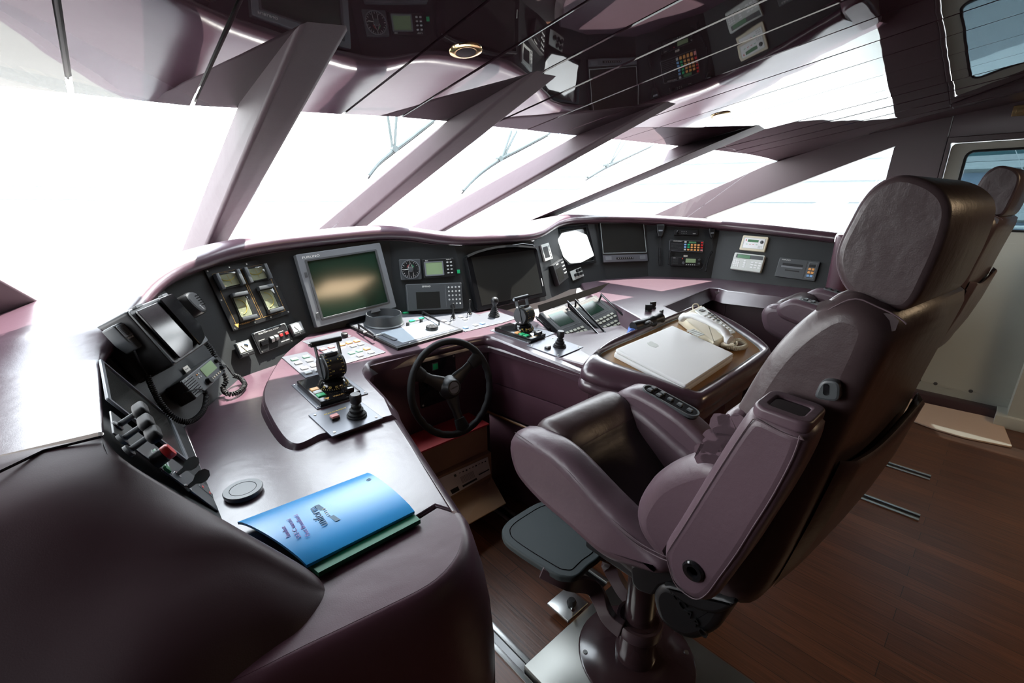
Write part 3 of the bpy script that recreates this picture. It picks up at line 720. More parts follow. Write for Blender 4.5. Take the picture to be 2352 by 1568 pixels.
for px, lb in (((353, 1046), 'small dark green lamp above the red push button'), ((376, 1082), 'small dark green lamp below the red push button')):
    b = onp(*px, *A); t = empty('indicator_lamp', lb, 'lamp', frame(V((0, 1, 0)), na.cross(V((0, 1, 0))), b))
    g = G(); g.box((0, 0, .005), (.020, .014, .01), r=.002); g.obj('lens', m_greend, t, world=False)
    g = G(); g.box((0, 0, .002), (.024, .018, .004), r=.001); g.obj('holder', m_grey, t, world=False)
for px, lb in (((404, 1092), 'key in the lock nearest the red push button'), ((428, 1122), 'key in the lower lock, nearer the grey disc')):
    b = onp(*px, *A); t = empty('ignition_key', lb, 'key', frame(V((0, 1, 0)), na.cross(V((0, 1, 0))), b) @ R(.5, 'Z'), 'keys in locks')
    g = G(); g.lathe([(.009, 0), (.009, .005), (.006, .006), (0, .006)], n=16); g.obj('lock', m_chrome, t, world=False)
    mm = R(PI/2, 'X')
    g = G(); g.prism([(-.004, .004), (.004, .004), (.005, .018), (.013, .026), (.015, .036), (.010, .046), (0, .050), (-.010, .046), (-.015, .036), (-.013, .026), (-.005, .018)], -.001, .001, mm); g.obj('key_bow', m_grey, t, world=False)
    g = G(); g.tube([V((.0028*math.cos(a)*1.2, -.0016, .041+.0028*math.sin(a)*1.2)) for a in [2*PI*k/10 for k in range(10)]], .0011, 5, True); g.obj('ring', m_chrome, t, world=False)
d = dev('fuse_strip', 'thin dark strip with two red marks at the aft end of the port panel', 'strip', [(458, 1118), (452, 1108), (487, 1139), (484, 1147)], A)
plate(d, m_grey, .004, .001)
for fx in (.25, .75): pad(d, m_red, 0, (.5-fx)*d.h, d.w*.5, d.h*.12, .004, .005, 'red_mark')
# ---- corner panel B: hooded screen, microphones, VHF radio
d = dev('hooded_display', 'big black boxy display with two folding visor flaps in the port corner', 'display', [(291, 712), (391, 673), (478, 784), (396, 843)], B_, .11)
W, H_ = d.w, d.h
g = G(); g.top(rrect(W, H_, .012), -.11, 0, r=.008); d.part(g, 'housing', m_black)
g = G(); ringpoly(g, rrect(W*.96, H_*.96, .01), rrect(W*.84, H_*.84, .006), -.002, .004, ID); d.part(g, 'frame', m_grey, bevel=.001)
pad(d, m_screenb, 0, 0, W*.84, H_*.84, -.004, .001, 'screen')
g = G(); g.prism(roundpoly([(-.44*W, .43*H_), (.03*W, .43*H_), (.10*W, -.30*H_), (-.05*W, -.45*H_), (-.40*W, -.45*H_)], .006), .010, .016, ID, .001, 1); d.part(g, 'visor_flap', m_gloss)
mm = T(0, 0, .02) @ R(.16, 'Y')
g = G(); g.prism(roundpoly([(.05*W, .47*H_), (.50*W, .47*H_), (.56*W, -.20*H_), (.40*W, -.40*H_), (.10*W, -.46*H_)], .006), .0, .006, mm, .001, 1); d.part(g, 'visor_flap', m_gloss)
for sx in (-.3, .3): pad(d, m_grey, sx*W, .49*H_, .03, .008, 0, .012, 'hinge')
d = dev('hand_microphone', 'grey hand microphone with a speaker grille clipped at the port corner', 'microphone', [(256, 750), (285, 738), (321, 795), (297, 810)], B_, .07)
W, H_ = d.w*1.05, d.h
g = G(); g.top(roundpoly([(-.5*W, .5*H_), (.5*W, .5*H_), (.5*W, -.12*H_), (.28*W, -.52*H_), (-.28*W, -.52*H_), (-.5*W, -.12*H_)], .006), -.022, .012, r=.005); d.part(g, 'body', m_grey)
g = G(); g.top(rrect(W*.82, H_*.46, .004, 4, 0, H_*.2), .012, .014, r=.001); d.part(g, 'grille_plate', m_bezel)
for a in range(8):
    slots_y = H_*.36-a*H_*.045
    pad(d, m_black, 0, slots_y, W*.62, .0013, .0138, .0146, 'grille_slot')
text('MOTOROLA', .006, d.o, m_wlet, (0, -H_*.08, .0125))
g = G(); g.box((.012, .0, -.045), (W*.4, H_*.4, .06), r=.006); d.part(g, 'wall_clip', m_matte)
def bpt(pts, pl, z): return [onp(u, v, *lift(pl, q)) for (u, v), q in zip(pts, z if isinstance(z, list) else [z]*len(pts))]
cord = bpt([(309, 806), (322, 835), (338, 862)], B_, [.08, .06, .045])
P = bpt([(338, 862), (352, 895), (372, 930), (402, 960), (436, 968), (466, 944), (474, 910), (470, 898)], B_, [.045, .045, .05, .055, .06, .05, .05, .055])
t = empty('coiled_cord', 'black coiled cord hanging from the grey hand microphone', 'cord', T(*P[0]))
g = G(); g.tube(smooth2(cord, 6, False)+coil(P, .0062, .0024, 62, 9), .0024, 5); g.obj('coil', m_matte, t)
g = G(); g.tube(smooth2([P[-1]]+bpt([(455, 893), (430, 900), (415, 905)], B_, [.064, .06, .02]), 5, False), .0024, 6); g.obj('straight_end', m_matte, t)
d = dev('marine_radio', 'small black radio with a green display and slatted speaker below the hooded display', 'radio', [(409, 877), (488, 819), (519, 851), (452, 917)], B_, .05)
W, H_ = d.w, d.h
g = G(); g.top(rrect(W, H_, .006), -.05, 0, r=.004); d.part(g, 'body', m_black)
g = G(); g.top(rrect(W*.98, H_*.96, .005), 0, .004, r=.002); d.part(g, 'front', m_grey)
for k in range(7): pad(d, m_gloss, -.36*W+k*.0, .34*H_-k*H_*.11, W*.24, .0022, .0035, .005, 'speaker_slat')
pad(d, m_lcd, .17*W, .16*H_, W*.36, H_*.48, .004, .0055, 'display')
knob(d, m_black, -.05*W, -.26*H_, .011, .004, .018)
knob(d, m_black, .44*W, .22*H_, .008, .004, .016); knob(d, m_black, .44*W, -.2*H_, .008, .004, .016)
for k, m in enumerate((m_orange, m_btn, m_btn, m_btn)): pad(d, m, -.15*W+(k % 2)*.05*W, (.28-.16*(k//2))*H_, .007, .005, .004, .006, 'button')
for k in range(5): pad(d, m_cream, .08*W+k*.065*W, -.3*H_, .006, .006, .004, .006, 'key')
text('ICOM', .006, d.o, m_wlet, (-.38*W, .42*H_, .0045))
d = dev('sticker', 'small white square sticker on the panel above the port radio', 'sticker', [(419, 845), (430, 838), (439, 849), (428, 856)], B_)
plate(d, m_paper, .0008, .001); text('ICOM 2', .0055, d.o, m_grey, (0, 0, .001))
d = dev('round_microphone', 'black rounded hand microphone hung on the panel right of the hooded display', 'microphone', [(424, 680), (451, 672), (464, 712), (447, 722)], B_, .07)
W, H_ = d.w, d.h
g = G(); g.top(smooth2([(-.5*W, .45*H_), (0, .56*H_), (.5*W, .40*H_), (.5*W, -.1*H_), (.3*W, -.55*H_), (-.2*W, -.55*H_), (-.5*W, -.1*H_)], 4), -.03, .012, r=.008); d.part(g, 'body', m_black)
for k in range(5): pad(d, m_gloss, .02, .02-k*.009, W*.4, .003, .011, .0128, 'grille_slot')
text('ICOM', .008, d.o, m_wlet, (.0, -.3*H_, .0125), rot=-1.2)
P = bpt([(468, 782), (488, 806), (508, 845), (520, 872)], B_, [.06, .05, .05, .045])+[oz(512, 892, .83), oz(525, 905, .82), oz(548, 900, .815), oz(562, 884, .815), oz(552, 868, .825)]+bpt([(536, 862)], B_, [.03])
t = empty('coiled_cord', 'black coiled cord looping onto the desk beside the port radio', 'cord', T(*P[0]))
g = G(); g.tube(coil(P, .0065, .0026, 52, 9), .0026, 5); g.obj('coil', m_matte, t)
g = G(); g.tube(smooth2([P[-1]]+bpt([(527, 850), (519, 838)], B_, [.05, .05]), 4, False), .0026, 6); g.obj('straight_end', m_matte, t)
# ---- panel C: gauges, roll control, square meters
d = dev('gauge_panel', 'black plate with orange outlines holding four edge meters', 'gauge panel', [(464, 619), (608, 595), (668, 718), (537, 762)], C_)
W, H_ = d.w, d.h
plate(d, m_black, .006, .003)
for fx in (.035, .36, .64, .965):
    for fy in (.035, .965): screw(d, *d.f(fx, fy), .006, .0038)
for fx in (.035, .965): screw(d, *d.f(fx, .5), .006, .0038)
for x0, x1 in ((.08, .485), (.515, .92)):
    q = [d.f(x0, .09), d.f(x1, .09), d.f(x1, .93), d.f(x0, .93)]; line(d, q, .0016, .0062, m_olet, 'outline', True)
def meter(px, hor, lb):
    e = dev('edge_meter', lb, 'gauge', px, C_, .006, 'edge meters')
    w, h = e.w, e.h
    pad(e, m_black, 0, 0, w, h, 0, .004, 'base', .002); pad(e, m_dial, 0, 0, w*(.72 if hor else .8), h*(.8 if hor else .72), .004, .006, 'dial')
    if hor:
        for s in (-1, 1): g = G(); g.box((s*w*.44, 0, .012), (w*.14, h*1.06, .024), r=.003); e.part(g, 'end_bar', m_grey)
        arc = [V((w*.30*math.sin(a), -h*.5+h*.62*math.cos(a)-h*.05)) for a in [math.radians(-62+124*k/12) for k in range(13)]]
        arc = [V((p.x, -p.y*.55-.0)) for p in arc]; nd = [V((0, h*.36)), V((.004, -h*.30))]
    else:
        for s in (-1, 1): g = G(); g.box((0, s*h*.45, .012), (w*1.08, h*.13, .024), r=.003); e.part(g, 'end_bar', m_grey)
        arc = [V((-w*.28+w*.5*math.cos(a), h*.28*math.sin(a))) for a in [math.radians(-80+160*k/12) for k in range(13)]]; nd = [V((-w*.3, 0)), V((w*.2, .003))]
    line(e, arc, .003, .0068, m_ylet, 'scale'); line(e, nd, .0012, .0075, m_olet, 'needle')
    g = G(); g.box((0, 0, .013), (w*(.70 if hor else .86), h*(.86 if hor else .70), .010), r=.002); e.part(g, 'window', m_gwin)
m_gwin = glass_mat('meter_window', (.80, .82, .78), .06)
z4 = lambda x, y: (200+x/3.484, 550+y/3.484)
meter([z4(1000, 290), z4(1185, 250), z4(1255, 360), z4(1065, 405)], True, 'upper left edge meter with a yellow arc on the orange lined plate')
meter([z4(1230, 240), z4(1410, 205), z4(1465, 315), z4(1290, 352)], True, 'upper right edge meter with a yellow arc on the orange lined plate')
meter([z4(1135, 445), z4(1248, 425), z4(1348, 625), z4(1235, 655)], False, 'lower left upright edge meter on the orange lined plate')
meter([z4(1355, 388), z4(1462, 365), z4(1550, 565), z4(1447, 598)], False, 'lower right upright edge meter on the orange lined plate')
for fx, fy, s in ((.28, .115, 'PORT'), (.72, .115, 'STARBOARD'), (.28, .50, 'RUDDER ANGLE'), (.72, .46, 'RUDDER ANGLE')): letter(d, s, .007, m_olet, fx, fy, .0063)
letter(d, 'VULKAN', .009, m_olet, .22, .935, .0063)
g = G(); q = d.f(.09, .935); g.prism([(q.x-.009, q.y+.007), (q.x+.009, q.y+.007), (q.x, q.y-.009)], .006, .0066); d.part(g, 'triangle_mark', m_olet)
d = dev('roll_control_panel', 'small black plate headed roll control system with red buttons and thumb wheels', 'control panel', [z4(1303, 755), z4(1580, 670), z4(1648, 812), z4(1395, 915)], C_)
W, H_ = d.w, d.h; plate(d, m_rubber, .003, .003); plate(d, m_black, .002, .002, .003, name='face', grow=-.004)
letter(d, 'ROLL CONTROL SYSTEM', .0085, m_wlet, .46, .12, .0052); letter(d, 'OPERATION', .005, m_wlet, .17, .42, .0052); letter(d, 'STABILISERS', .005, m_wlet, .76, .34, .0052); letter(d, 'NAIAD MARINE', .006, m_wlet, .78, .82, .0052)
pad(d, m_gloss, *d.f(.2, .58), W*.2, H_*.2, .005, .011, 'rocker_switch')
for fx in (.42, .555): g = G(); q = d.f(fx, .55); g.lathe([(.013, -.007), (.013, .007)], T(q.x, q.y, .006) @ R(PI/2, 'Y'), 18); d.part(g, 'thumb_wheel', m_steel)
for fx in (.73, .9): pad(d, m_red, *d.f(fx, .5), .013, .012, .005, .010, 'red_button')
for fx in (.05, .95):
    for fy in (.06, .94): screw(d, *d.f(fx, fy), .005, .003)
for px, lb, blue in (([z4(1180, 835), z4(1290, 797), z4(1352, 910), z4(1245, 945)], 'square meter with a blue arc left of the roll control plate', 1), ([z4(1617, 680), z4(1708, 650), z4(1757, 745), z4(1665, 780)], 'square white faced meter right of the roll control plate', 0)):
    e = dev('panel_meter', lb, 'gauge', px, C_, .016, 'square meters'); w, h = e.w, e.h
    g = G(); g.top(rrect(w, h, .003), -.016, 0, r=.002); e.part(g, 'case', m_grey); pad(e, m_dial if blue else m_btn, 0, h*.12, w*.86, h*.62, 0, .001, 'dial')
    if blue: line(e, [V((w*(.02+.3*math.sin(a)), -h*.12+h*.42*math.cos(a))) for a in [math.radians(5+9*k) for k in range(6)]], .006, .0014, m_bluebtn, 'blue_arc')
    line(e, [V((0, -h*.16)), V((-w*.24, h*.26))], .0012, .0016, m_black, 'needle')
    pad(e, m_black, 0, -h*.36, w*.92, h*.2, 0, .003, 'lower_cover'); screw(e, 0, -h*.36, .003, .0025)
# ---- panel D: radar display
z5 = lambda x, y: (640+x/3.92, 530+y/3.92)
d = dev('radar_display', 'large grey framed radar display with a dark green screen', 'display', [z5(150, 205), z5(895, 118), z5(1080, 672), z5(348, 880)], D2, .035)
W, H_ = d.w, d.h
g = G(); ringpoly(g, rrect(W, H_, .006), rrect(W*.83, H_*.80, .004, 5, 0, -.0*H_), -.035, 0, ID); d.part(g, 'bezel', m_bezel, bevel=.003)
g = G(); ringpoly(g, rrect(W*.86, H_*.83, .006), rrect(W*.81, H_*.78, .004), -.006, .002, ID); d.part(g, 'inner_frame', m_grey, bevel=.001)
pad(d, m_screen, 0, 0, W*.82, H_*.79, -.012, -.004, 'screen')
letter(d, 'FURUNO', .014, m_wlet, .15, .055, .0004, sx=1.4, )
for fy in (.28, .84): pad(d, m_grey, *d.f(.045, fy), .012, .022, 0, .0012, 'latch')
# ---- panel E: wind dial, depth display, trackpad plotter
d = dev('wind_gauge', 'square dark wind dial with a white boat outline', 'gauge', [z5(1087, 258), z5(1275, 250), z5(1290, 436), z5(1097, 443)], E2, .012)
W, H_ = d.w, d.h
g = G(); g.top(rrect(W, H_, .006), -.012, 0, r=.003); d.part(g, 'case', m_grey)
g = G(); ringpoly(g, circ(W*.45, 36), circ(W*.42, 36), 0, .005, ID); d.part(g, 'bezel', m_bezel)
g = G(); g.prism(circ(W*.42, 36), 0, .0015); d.part(g, 'dial', m_black)
for k in range(24):
    a = 2*PI*k/24; r1 = W*(.33 if k % 2 == 0 else .37); line(d, [V((math.sin(a)*r1, math.cos(a)*r1)), V((math.sin(a)*W*.40, math.cos(a)*W*.40))], .0016, .0018, m_wlet, 'tick')
for s, m in ((-1, m_red), (1, m_green)): line(d, [V((s*W*.16, W*.10)), V((s*W*.08, W*.22))], .0022, .0019, m, 'sector')
line(d, [V((-W*.11, -W*.34)), V((-W*.10, -W*.1)), V((-W*.12, W*.05)), V((0, W*.32)), V((W*.12, W*.05)), V((W*.10, -W*.1)), V((W*.11, -W*.34))], .0016, .0019, m_wlet, 'boat_outline')
knob(d, m_grey, 0, 0, W*.13, .0015, .008, 'hub'); line(d, [V((-W*.1, 0)), V((-W*.34, -W*.02))], .0022, .007, m_wlet, 'needle')
d = dev('depth_display', 'dark instrument with a pale green display and eight small keys', 'display', [z5(1294, 256), z5(1576, 243), z5(1592, 408), z5(1312, 428)], E2, .012)
W, H_ = d.w, d.h
g = G(); g.top(rrect(W, H_, .006), -.012, 0, r=.003); d.part(g, 'case', m_black)
g = G(); ringpoly(g, rrect(W*.60, H_*.76, .004, 4, -.16*W, -.02*H_), rrect(W*.52, H_*.64, .003, 4, -.16*W, -.01*H_), 0, .003, ID); d.part(g, 'display_frame', m_bezel)
pad(d, m_lcd, -.16*W, -.01*H_, W*.53, H_*.65, 0, .0015, 'display')
for k in range(8): pad(d, m_btn, W*(.28+.115*(k % 2)), H_*(.28-.19*(k//2)), W*.07, H_*.07, 0, .003, 'key', .003)
letter(d, 'B&G', .008, m_wlet, .13, .085, .0003); letter(d, 'Hydra 2', .008, m_wlet, .83, .07, .0003)
d = dev('plotter', 'dark plotter with a small screen and round keys, below the wind dial', 'display', [z5(1145, 482), z5(1645, 462), z5(1668, 700), z5(1165, 722)], E2, .03)
W, H_ = d.w, d.h
g = G(); g.top(rrect(W, H_, .006), -.03, 0, r=.004); d.part(g, 'case', m_grey)
pad(d, m_screenb, -.13*W, -.12*H_, W*.42, H_*.62, 0, .001, 'screen')
letter(d, 'SIMRAD', .012, m_wlet, .35, .11, .0003, sx=1.1)
line(d, [V((W*.19, H_*.42)), V((W*.19, -H_*.42))], .0012, .0003, m_bezel, 'groove')
for r in range(4):
    for c in range(4): knob(d, m_btn, W*(.25+.065*c), H_*(.33-.155*r), .0048, 0, .003, 'key', 12)
for c, m in ((2, m_btn), (3, m_wlet)): knob(d, m, W*(.25+.065*c), H_*(-.29), .0048, 0, .003, 'key', 12)
knob(d, m_black, W*.30, -H_*.40, .014, 0, .003, 'cursor_pad', 20)
d = dev('green_label', 'tiny bright green label right of the depth display', 'label', [z5(1606, 350), z5(1630, 349), z5(1634, 383), z5(1608, 384)], E2)
plate(d, m_green, .003, .001)
# ---- panel F: centre monitor
d = dev('monitor', 'large black monitor with a hooded top in the middle of the console', 'monitor', [(1062, 588), (1226, 560), (1262, 682), (1105, 708)], F2, .03)
W, H_ = d.w, d.h
arch = [(-.5*W, -.5*H_), (.5*W, -.5*H_), (.5*W, .42*H_), (.46*W, .52*H_), (.3*W, .57*H_), (0, .55*H_), (-.3*W, .50*H_), (-.5*W, .44*H_)]
g = G(); g.top(roundpoly(arch, .01), -.03, 0, r=.004); d.part(g, 'housing', m_gloss)
pad(d, m_screenb, 0, -.0*H_, W*.88, H_*.84, 0, .0008, 'screen')
g = G(); rows = []
for k in range(9):
    x = (-.5+k/8)*W; y = H_*(.46+.09*math.sin(PI*(k/8)**.8)); rows.append([V((x, y, -.02)), V((x, y, .012+.02*math.sin(PI*k/8))), V((x, y-.012, .012+.02*math.sin(PI*k/8)))])
g.grid(rows); d.part(g, 'hood', m_matte)
letter(d, 'Video', .012, m_wlet, .54, .965, .0004)
pad(d, m_btn, W*.47, -.22*H_, .007, .05, 0, .001, 'side_label')
# ---- panel G, seen edge on
z6 = lambda x, y: (1180+x/3.015, 480+y/3.015)
d = dev('small_display', 'small white framed display seen edge on right of the centre monitor', 'display', [z6(182, 250), z6(240, 236), z6(275, 338), z6(226, 360)], G2, .012)
g = G(); g.top(rrect(d.w, d.h, .004), -.012, 0, r=.002); d.part(g, 'case', m_creamd); pad(d, m_black, -.1*d.w, 0, d.w*.6, d.h*.66, 0, .001, 'display')
for k in range(4): pad(d, m_btn, .38*d.w, d.h*(.3-.2*k), d.w*.12, d.h*.12, 0, .003, 'key')
d = dev('plotter', 'dark plotter seen edge on beside the small white framed display', 'display', [z6(268, 388), z6(340, 345), z6(385, 470), z6(318, 530)], G2, .03)
W, H_ = d.w, d.h
g = G(); g.top(rrect(W, H_, .006), -.03, 0, r=.004); d.part(g, 'case', m_black)
pad(d, m_screenb, -.14*W, -.05*H_, W*.5, H_*.6, 0, .001, 'screen')
for r in range(4):
    for c in range(3): knob(d, m_btn, W*(.24+.08*c), H_*(.34-.17*r), .005, 0, .003, 'key', 10)
letter(d, 'SIMRAD', .012, m_wlet, .36, .09, .0003)
# ---- panel H: round faced screen in a deep square frame
d = dev('tube_screen', 'deep black framed screen glowing white, on the starboard bend', 'display', [z6(286, 127), z6(500, 110), z6(584, 366), z6(368, 410)], H2, .012)
W, H_ = d.w, d.h
g = G(); ringpoly(g, rrect(W, H_, .008), rrect(W*.84, H_*.86, .008), -.012, .004, ID); d.part(g, 'frame', m_gloss, bevel=.002)
g = G(); R_ = []
for k in range(9):
    r = []
    for j in range(9):
        x, y = (k/8-.5), (j/8-.5); r.append(V((x*W*.86, y*H_*.88, -.011+.020*(1-(2*x)**2)*(1-(2*y)**2))))
    R_.append(r)
g.grid(R_); sc_ = d.part(g, 'screen', m_screenb)
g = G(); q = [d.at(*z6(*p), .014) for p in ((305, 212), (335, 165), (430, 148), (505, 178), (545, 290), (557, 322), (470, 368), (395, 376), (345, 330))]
g.prism(roundpoly(q, .01), .012, .0135); d.part(g, 'lit_area', m_reflect, sc_)  # self-lit white patch painted as the window's reflection, the screen itself is dark
e = dev('dimmer_unit', 'small pale plate with five black knobs below the white glowing screen', 'control panel', [z6(382, 432), z6(462, 408), z6(492, 455), z6(418, 496)], H2, .006)
plate(e, m_creamd, .003, .002, -.003)
for fx, fy in ((.55, .2), (.8, .2), (.3, .55), (.55, .6), (.8, .62)): knob(e, m_black, *e.f(fx, fy), .011, 0, .016)
# ---- panel I: dark monitor with a row of keys
d = dev('monitor', 'dark monitor with a pale keyed lower strip on the starboard bend', 'monitor', [z6(590, 92), z6(892, 92), z6(942, 362), z6(622, 372)], I2, .014)
W, H_ = d.w, d.h
g = G(); g.top(rrect(W, H_, .005), -.014, 0, r=.003); d.part(g, 'housing', m_black)
g = G(); ringpoly(g, rrect(W*.97, H_*.76, .003, 3, 0, H_*.11), rrect(W*.95, H_*.735, .002, 3, 0, H_*.11), 0, .002, ID); d.part(g, 'rim', m_rubber)
pad(d, m_screenb, 0, H_*.11, W*.95, H_*.735, 0, .0008, 'screen')
pad(d, m_metalp, 0, -H_*.40, W*.98, H_*.17, 0, .002, 'key_strip')
pad(d, m_black, -W*.02, -H_*.40, W*.38, H_*.05, .002, .003, 'key_recess')
for k in range(8): pad(d, m_btn, W*(-.17+.045*k), -H_*.40, .006, .004, .003, .005, 'key')
for s in (-1, 1): pad(d, m_bezel, s*W*.38, -H_*.39, W*.13, H_*.09, .002, .0026, 'speaker_patch')
# ---- panel J: radios and microphones
def hmic(px, lb, path, turns, z=.03):
    d = dev('hand_microphone', lb, 'microphone', px, J2, z+.012, 'starboard microphones'); W, H_ = d.w, d.h
    g = G(); g.top(roundpoly([(-.5*W, .5*H_), (.5*W, .5*H_), (.46*W, .0), (.22*W, -.5*H_), (-.22*W, -.5*H_), (-.46*W, .0)], .006), -.03, 0, r=.005); d.part(g, 'body', m_black)
    pad(d, m_bezel, 0, -.02*H_, W*.5, H_*.12, 0, .002, 'talk_plate')
    for k in range(4): pad(d, m_gloss, 0, H_*(.40-.08*k), W*.6, .002, 0, .001, 'grille_slot')
    P = [onp(*z6(*p), *lift(J2, .03)) for p in path]
    g = G(); g.tube(P[:2], .003, 6); g.tube(coil(P[1:], .007, .0026, turns, 8), .0026, 5); o = g.obj('cord', m_matte, d.o)
hmic([z6(985, 106), z6(1049, 106), z6(1042, 190), z6(992, 190)], 'black hand microphone left of the starboard radio stack', [(1018, 190), (1012, 265), (1008, 310), (1010, 372), (1014, 392)], 26)
hmic([z6(1352, 132), z6(1394, 130), z6(1398, 196), z6(1356, 200)], 'black hand microphone right of the starboard radio stack', [(1374, 200), (1376, 290), (1352, 330), (1336, 385), (1328, 432)], 24)
d = dev('radio', 'slim black radio head, topmost of the starboard radio stack', 'radio', [z6(1112, 142), z6(1275, 146), z6(1275, 182), z6(1114, 178)], J2, .02, 'starboard radio stack')
W, H_ = d.w, d.h; g = G(); g.top(rrect(W, H_, .004), -.02, 0, r=.002); d.part(g, 'body', m_black); knob(d, m_gloss, -.36*W, 0, H_*.3, 0, .008)
for k in range(6): pad(d, m_btn, W*(-.18+.09*(k//2)), H_*(.18-.34*(k % 2)), .006, .003, 0, .001, 'key')
letter(d, 'ICOM', .008, m_wlet, .85, .7, .0003)
d = dev('radio', 'wide black radio with coloured number keys, middle of the starboard radio stack', 'radio', [z6(1076, 212), z6(1312, 223), z6(1311, 298), z6(1081, 290)], J2, .014, 'starboard radio stack')
W, H_ = d.w, d.h; g = G(); g.top(rrect(W, H_, .004), -.014, 0, r=.002); d.part(g, 'body', m_black)
g = G(); ringpoly(g, rrect(W, H_, .004), rrect(W*.98, H_*.95, .003), 0, .0015, ID); d.part(g, 'rim', m_bezel)
for k in range(6): pad(d, m_grey, -.27*W, H_*(.2-.11*k), W*.4, .002, 0, .001, 'speaker_slat')
pad(d, m_lcdd, .18*W, .34*H_, W*.22, H_*.16, 0, .001, 'display')
cols = [[m_btn, m_bluebtn, m_bluebtn, m_btn], [None, m_green, m_green, m_orange], [None, m_orange, m_orange, m_orange], [None, m_orange, m_orange, m_orange], [None, m_orange, m_orange, m_orange], [m_red, m_red, m_red, m_pink]]
for c, cc in enumerate(cols):
    for r, m in enumerate(cc):
        if m: pad(d, m, W*(-.03+.098*c), H_*(.36-.23*r), W*.062, H_*.14, 0, .003, 'key')
letter(d, 'SAILOR COMPACT', .008, m_wlet, .24, .1, .0003)
d = dev('radio', 'black radio with a grey green display, lowest of the starboard radio stack', 'radio', [z6(1088, 330), z6(1294, 336), z6(1296, 398), z6(1092, 390)], J2, .03, 'starboard radio stack')
W, H_ = d.w, d.h; g = G(); g.top(rrect(W, H_, .005), -.03, 0, r=.003); d.part(g, 'body', m_black)
for k in range(6): pad(d, m_grey, -.36*W, H_*(.3-.12*k), W*.2, .002, 0, .001, 'speaker_slat')
pad(d, m_lcd, .16*W, .12*H_, W*.34, H_*.46, 0, .0015, 'display'); knob(d, m_grey, -.09*W, -.2*H_, .011, 0, .014)
for k in range(5): pad(d, m_btn, W*(.02+.07*k), -.34*H_, .007, .006, 0, .002, 'key')
for fy in (.25, -.2): knob(d, m_grey, .44*W, fy*H_, .008, 0, .012)
pad(d, m_red, -.12*W, .32*H_, .008, .006, 0, .002, 'red_key')
letter(d, 'ICOM', .007, m_wlet, .1, .12, .0003)
d = dev('sticker', 'small white tag above the lowest starboard radio', 'sticker', [z6(1176, 318), z6(1204, 319), z6(1204, 331), z6(1177, 330)], J2); plate(d, m_paper, .001, .001); text('ICOM 1', .006, d.o, m_grey, (0, 0, .0012))
P = [onp(*z6(*p), *lift(J2, .04)) for p in ((1084, 285), (1078, 330), (1074, 385))]
t = empty('coiled_cord', 'black coiled cord hanging down the left edge of the starboard radio stack', 'cord', T(*P[0])); g = G(); g.tube(coil(P, .007, .0026, 22, 8), .0026, 5); g.obj('coil', m_matte, t)
P = [onp(*z6(*p), *lift(J2, .035)) for p in ((1300, 372), (1316, 385), (1306, 410), (1286, 422))]
t = empty('cable', 'thin black cable looping from the lowest starboard radio', 'cable', T(*P[0])); g = G(); g.tube(smooth2(P, 5, False), .003, 6); g.obj('wire', m_matte, t)
# ---- panel K: alarm panels, printer
d = dev('burglar_alarm', 'cream alarm panel with a green display, upper of the two pale panels', 'alarm panel', [z6(1588, 180), z6(1765, 193), z6(1736, 297), z6(1561, 280)], K2, .02)
W, H_ = d.w, d.h; g = G(); g.top(rrect(W, H_, .008), -.02, 0, r=.004); d.part(g, 'case', m_cream)
g = G(); ringpoly(g, rrect(W*.84, H_*.72, .003), rrect(W*.80, H_*.66, .002), 0, .002, ID); d.part(g, 'frame', m_creamd); pad(d, m_white, 0, 0, W*.80, H_*.66, 0, .0008, 'face')
pad(d, m_lcdd, -.04*W, .16*H_, W*.42, H_*.16, .0008, .002, 'display'); knob(d, m_grey, .30*W, .12*H_, .012, .0008, .004, 'lock')
for k, m in enumerate((m_green, m_red, m_red, m_green)): pad(d, m, W*(-.26+.13*k), -.08*H_, W*.07, H_*.03, .0008, .0014, 'label_mark')
pad(d, m_red, -.32*W, .18*H_, .006, .012, .0008, .0014, 'warning_mark')
for k in range(6): pad(d, m_creamd, W*(.22+.06*(k % 3)), H_*(-.16-.1*(k//3)), W*.04, H_*.06, .0008, .002, 'key')
d = dev('alarm_keypad', 'pale grey alarm keypad with a green display, lower of the two pale panels', 'alarm panel', [z6(1530, 298), z6(1742, 322), z6(1706, 440), z6(1498, 414)], K2, .03)
W, H_ = d.w, d.h; g = G(); g.top(rrect(W, H_, .008), -.03, 0, r=.005); d.part(g, 'case', m_creamd)
pad(d, m_grey, .02*W, .32*H_, W*.88, H_*.22, 0, .001, 'upper_band'); pad(d, m_lcdd, -.16*W, .30*H_, W*.42, H_*.20, .001, .003, 'display')
for r in range(4):
    for c in range(3): pad(d, m_white, W*(-.42+.07*c), H_*(.04-.11*r), W*.05, H_*.07, 0, .002, 'key', .002)
for r in range(4): pad(d, m_white, W*-.08, H_*(.06-.12*r), W*.08, H_*.07, 0, .002, 'key', .002)
for r in range(3):
    for c in range(3): pad(d, m_white, W*(.17+.12*c), H_*(.02-.14*r), W*.09, H_*.08, 0, .002, 'key', .002)
d = dev('printer', 'dark grey receipt printer with orange and blue keys on the starboard panel', 'printer', [z6(1842, 333), z6(2122, 364), z6(2083, 499), z6(1806, 464)], K2, .018)
W, H_ = d.w, d.h; g = G(); g.top(rrect(W, H_, .006), -.018, 0, r=.003); d.part(g, 'case', m_grey)
pad(d, m_black, -.13*W, .16*H_, W*.5, H_*.16, 0, .001, 'paper_slot'); pad(d, m_bezel, -.13*W, .05*H_, W*.54, H_*.1, 0, .003, 'paper_flap'); pad(d, m_black, -.10*W, -.12*H_, W*.36, H_*.06, 0, .001, 'slot')
line(d, [V((.21*W, .46*H_)), V((.21*W, -.46*H_))], .002, .0002, m_black, 'groove')
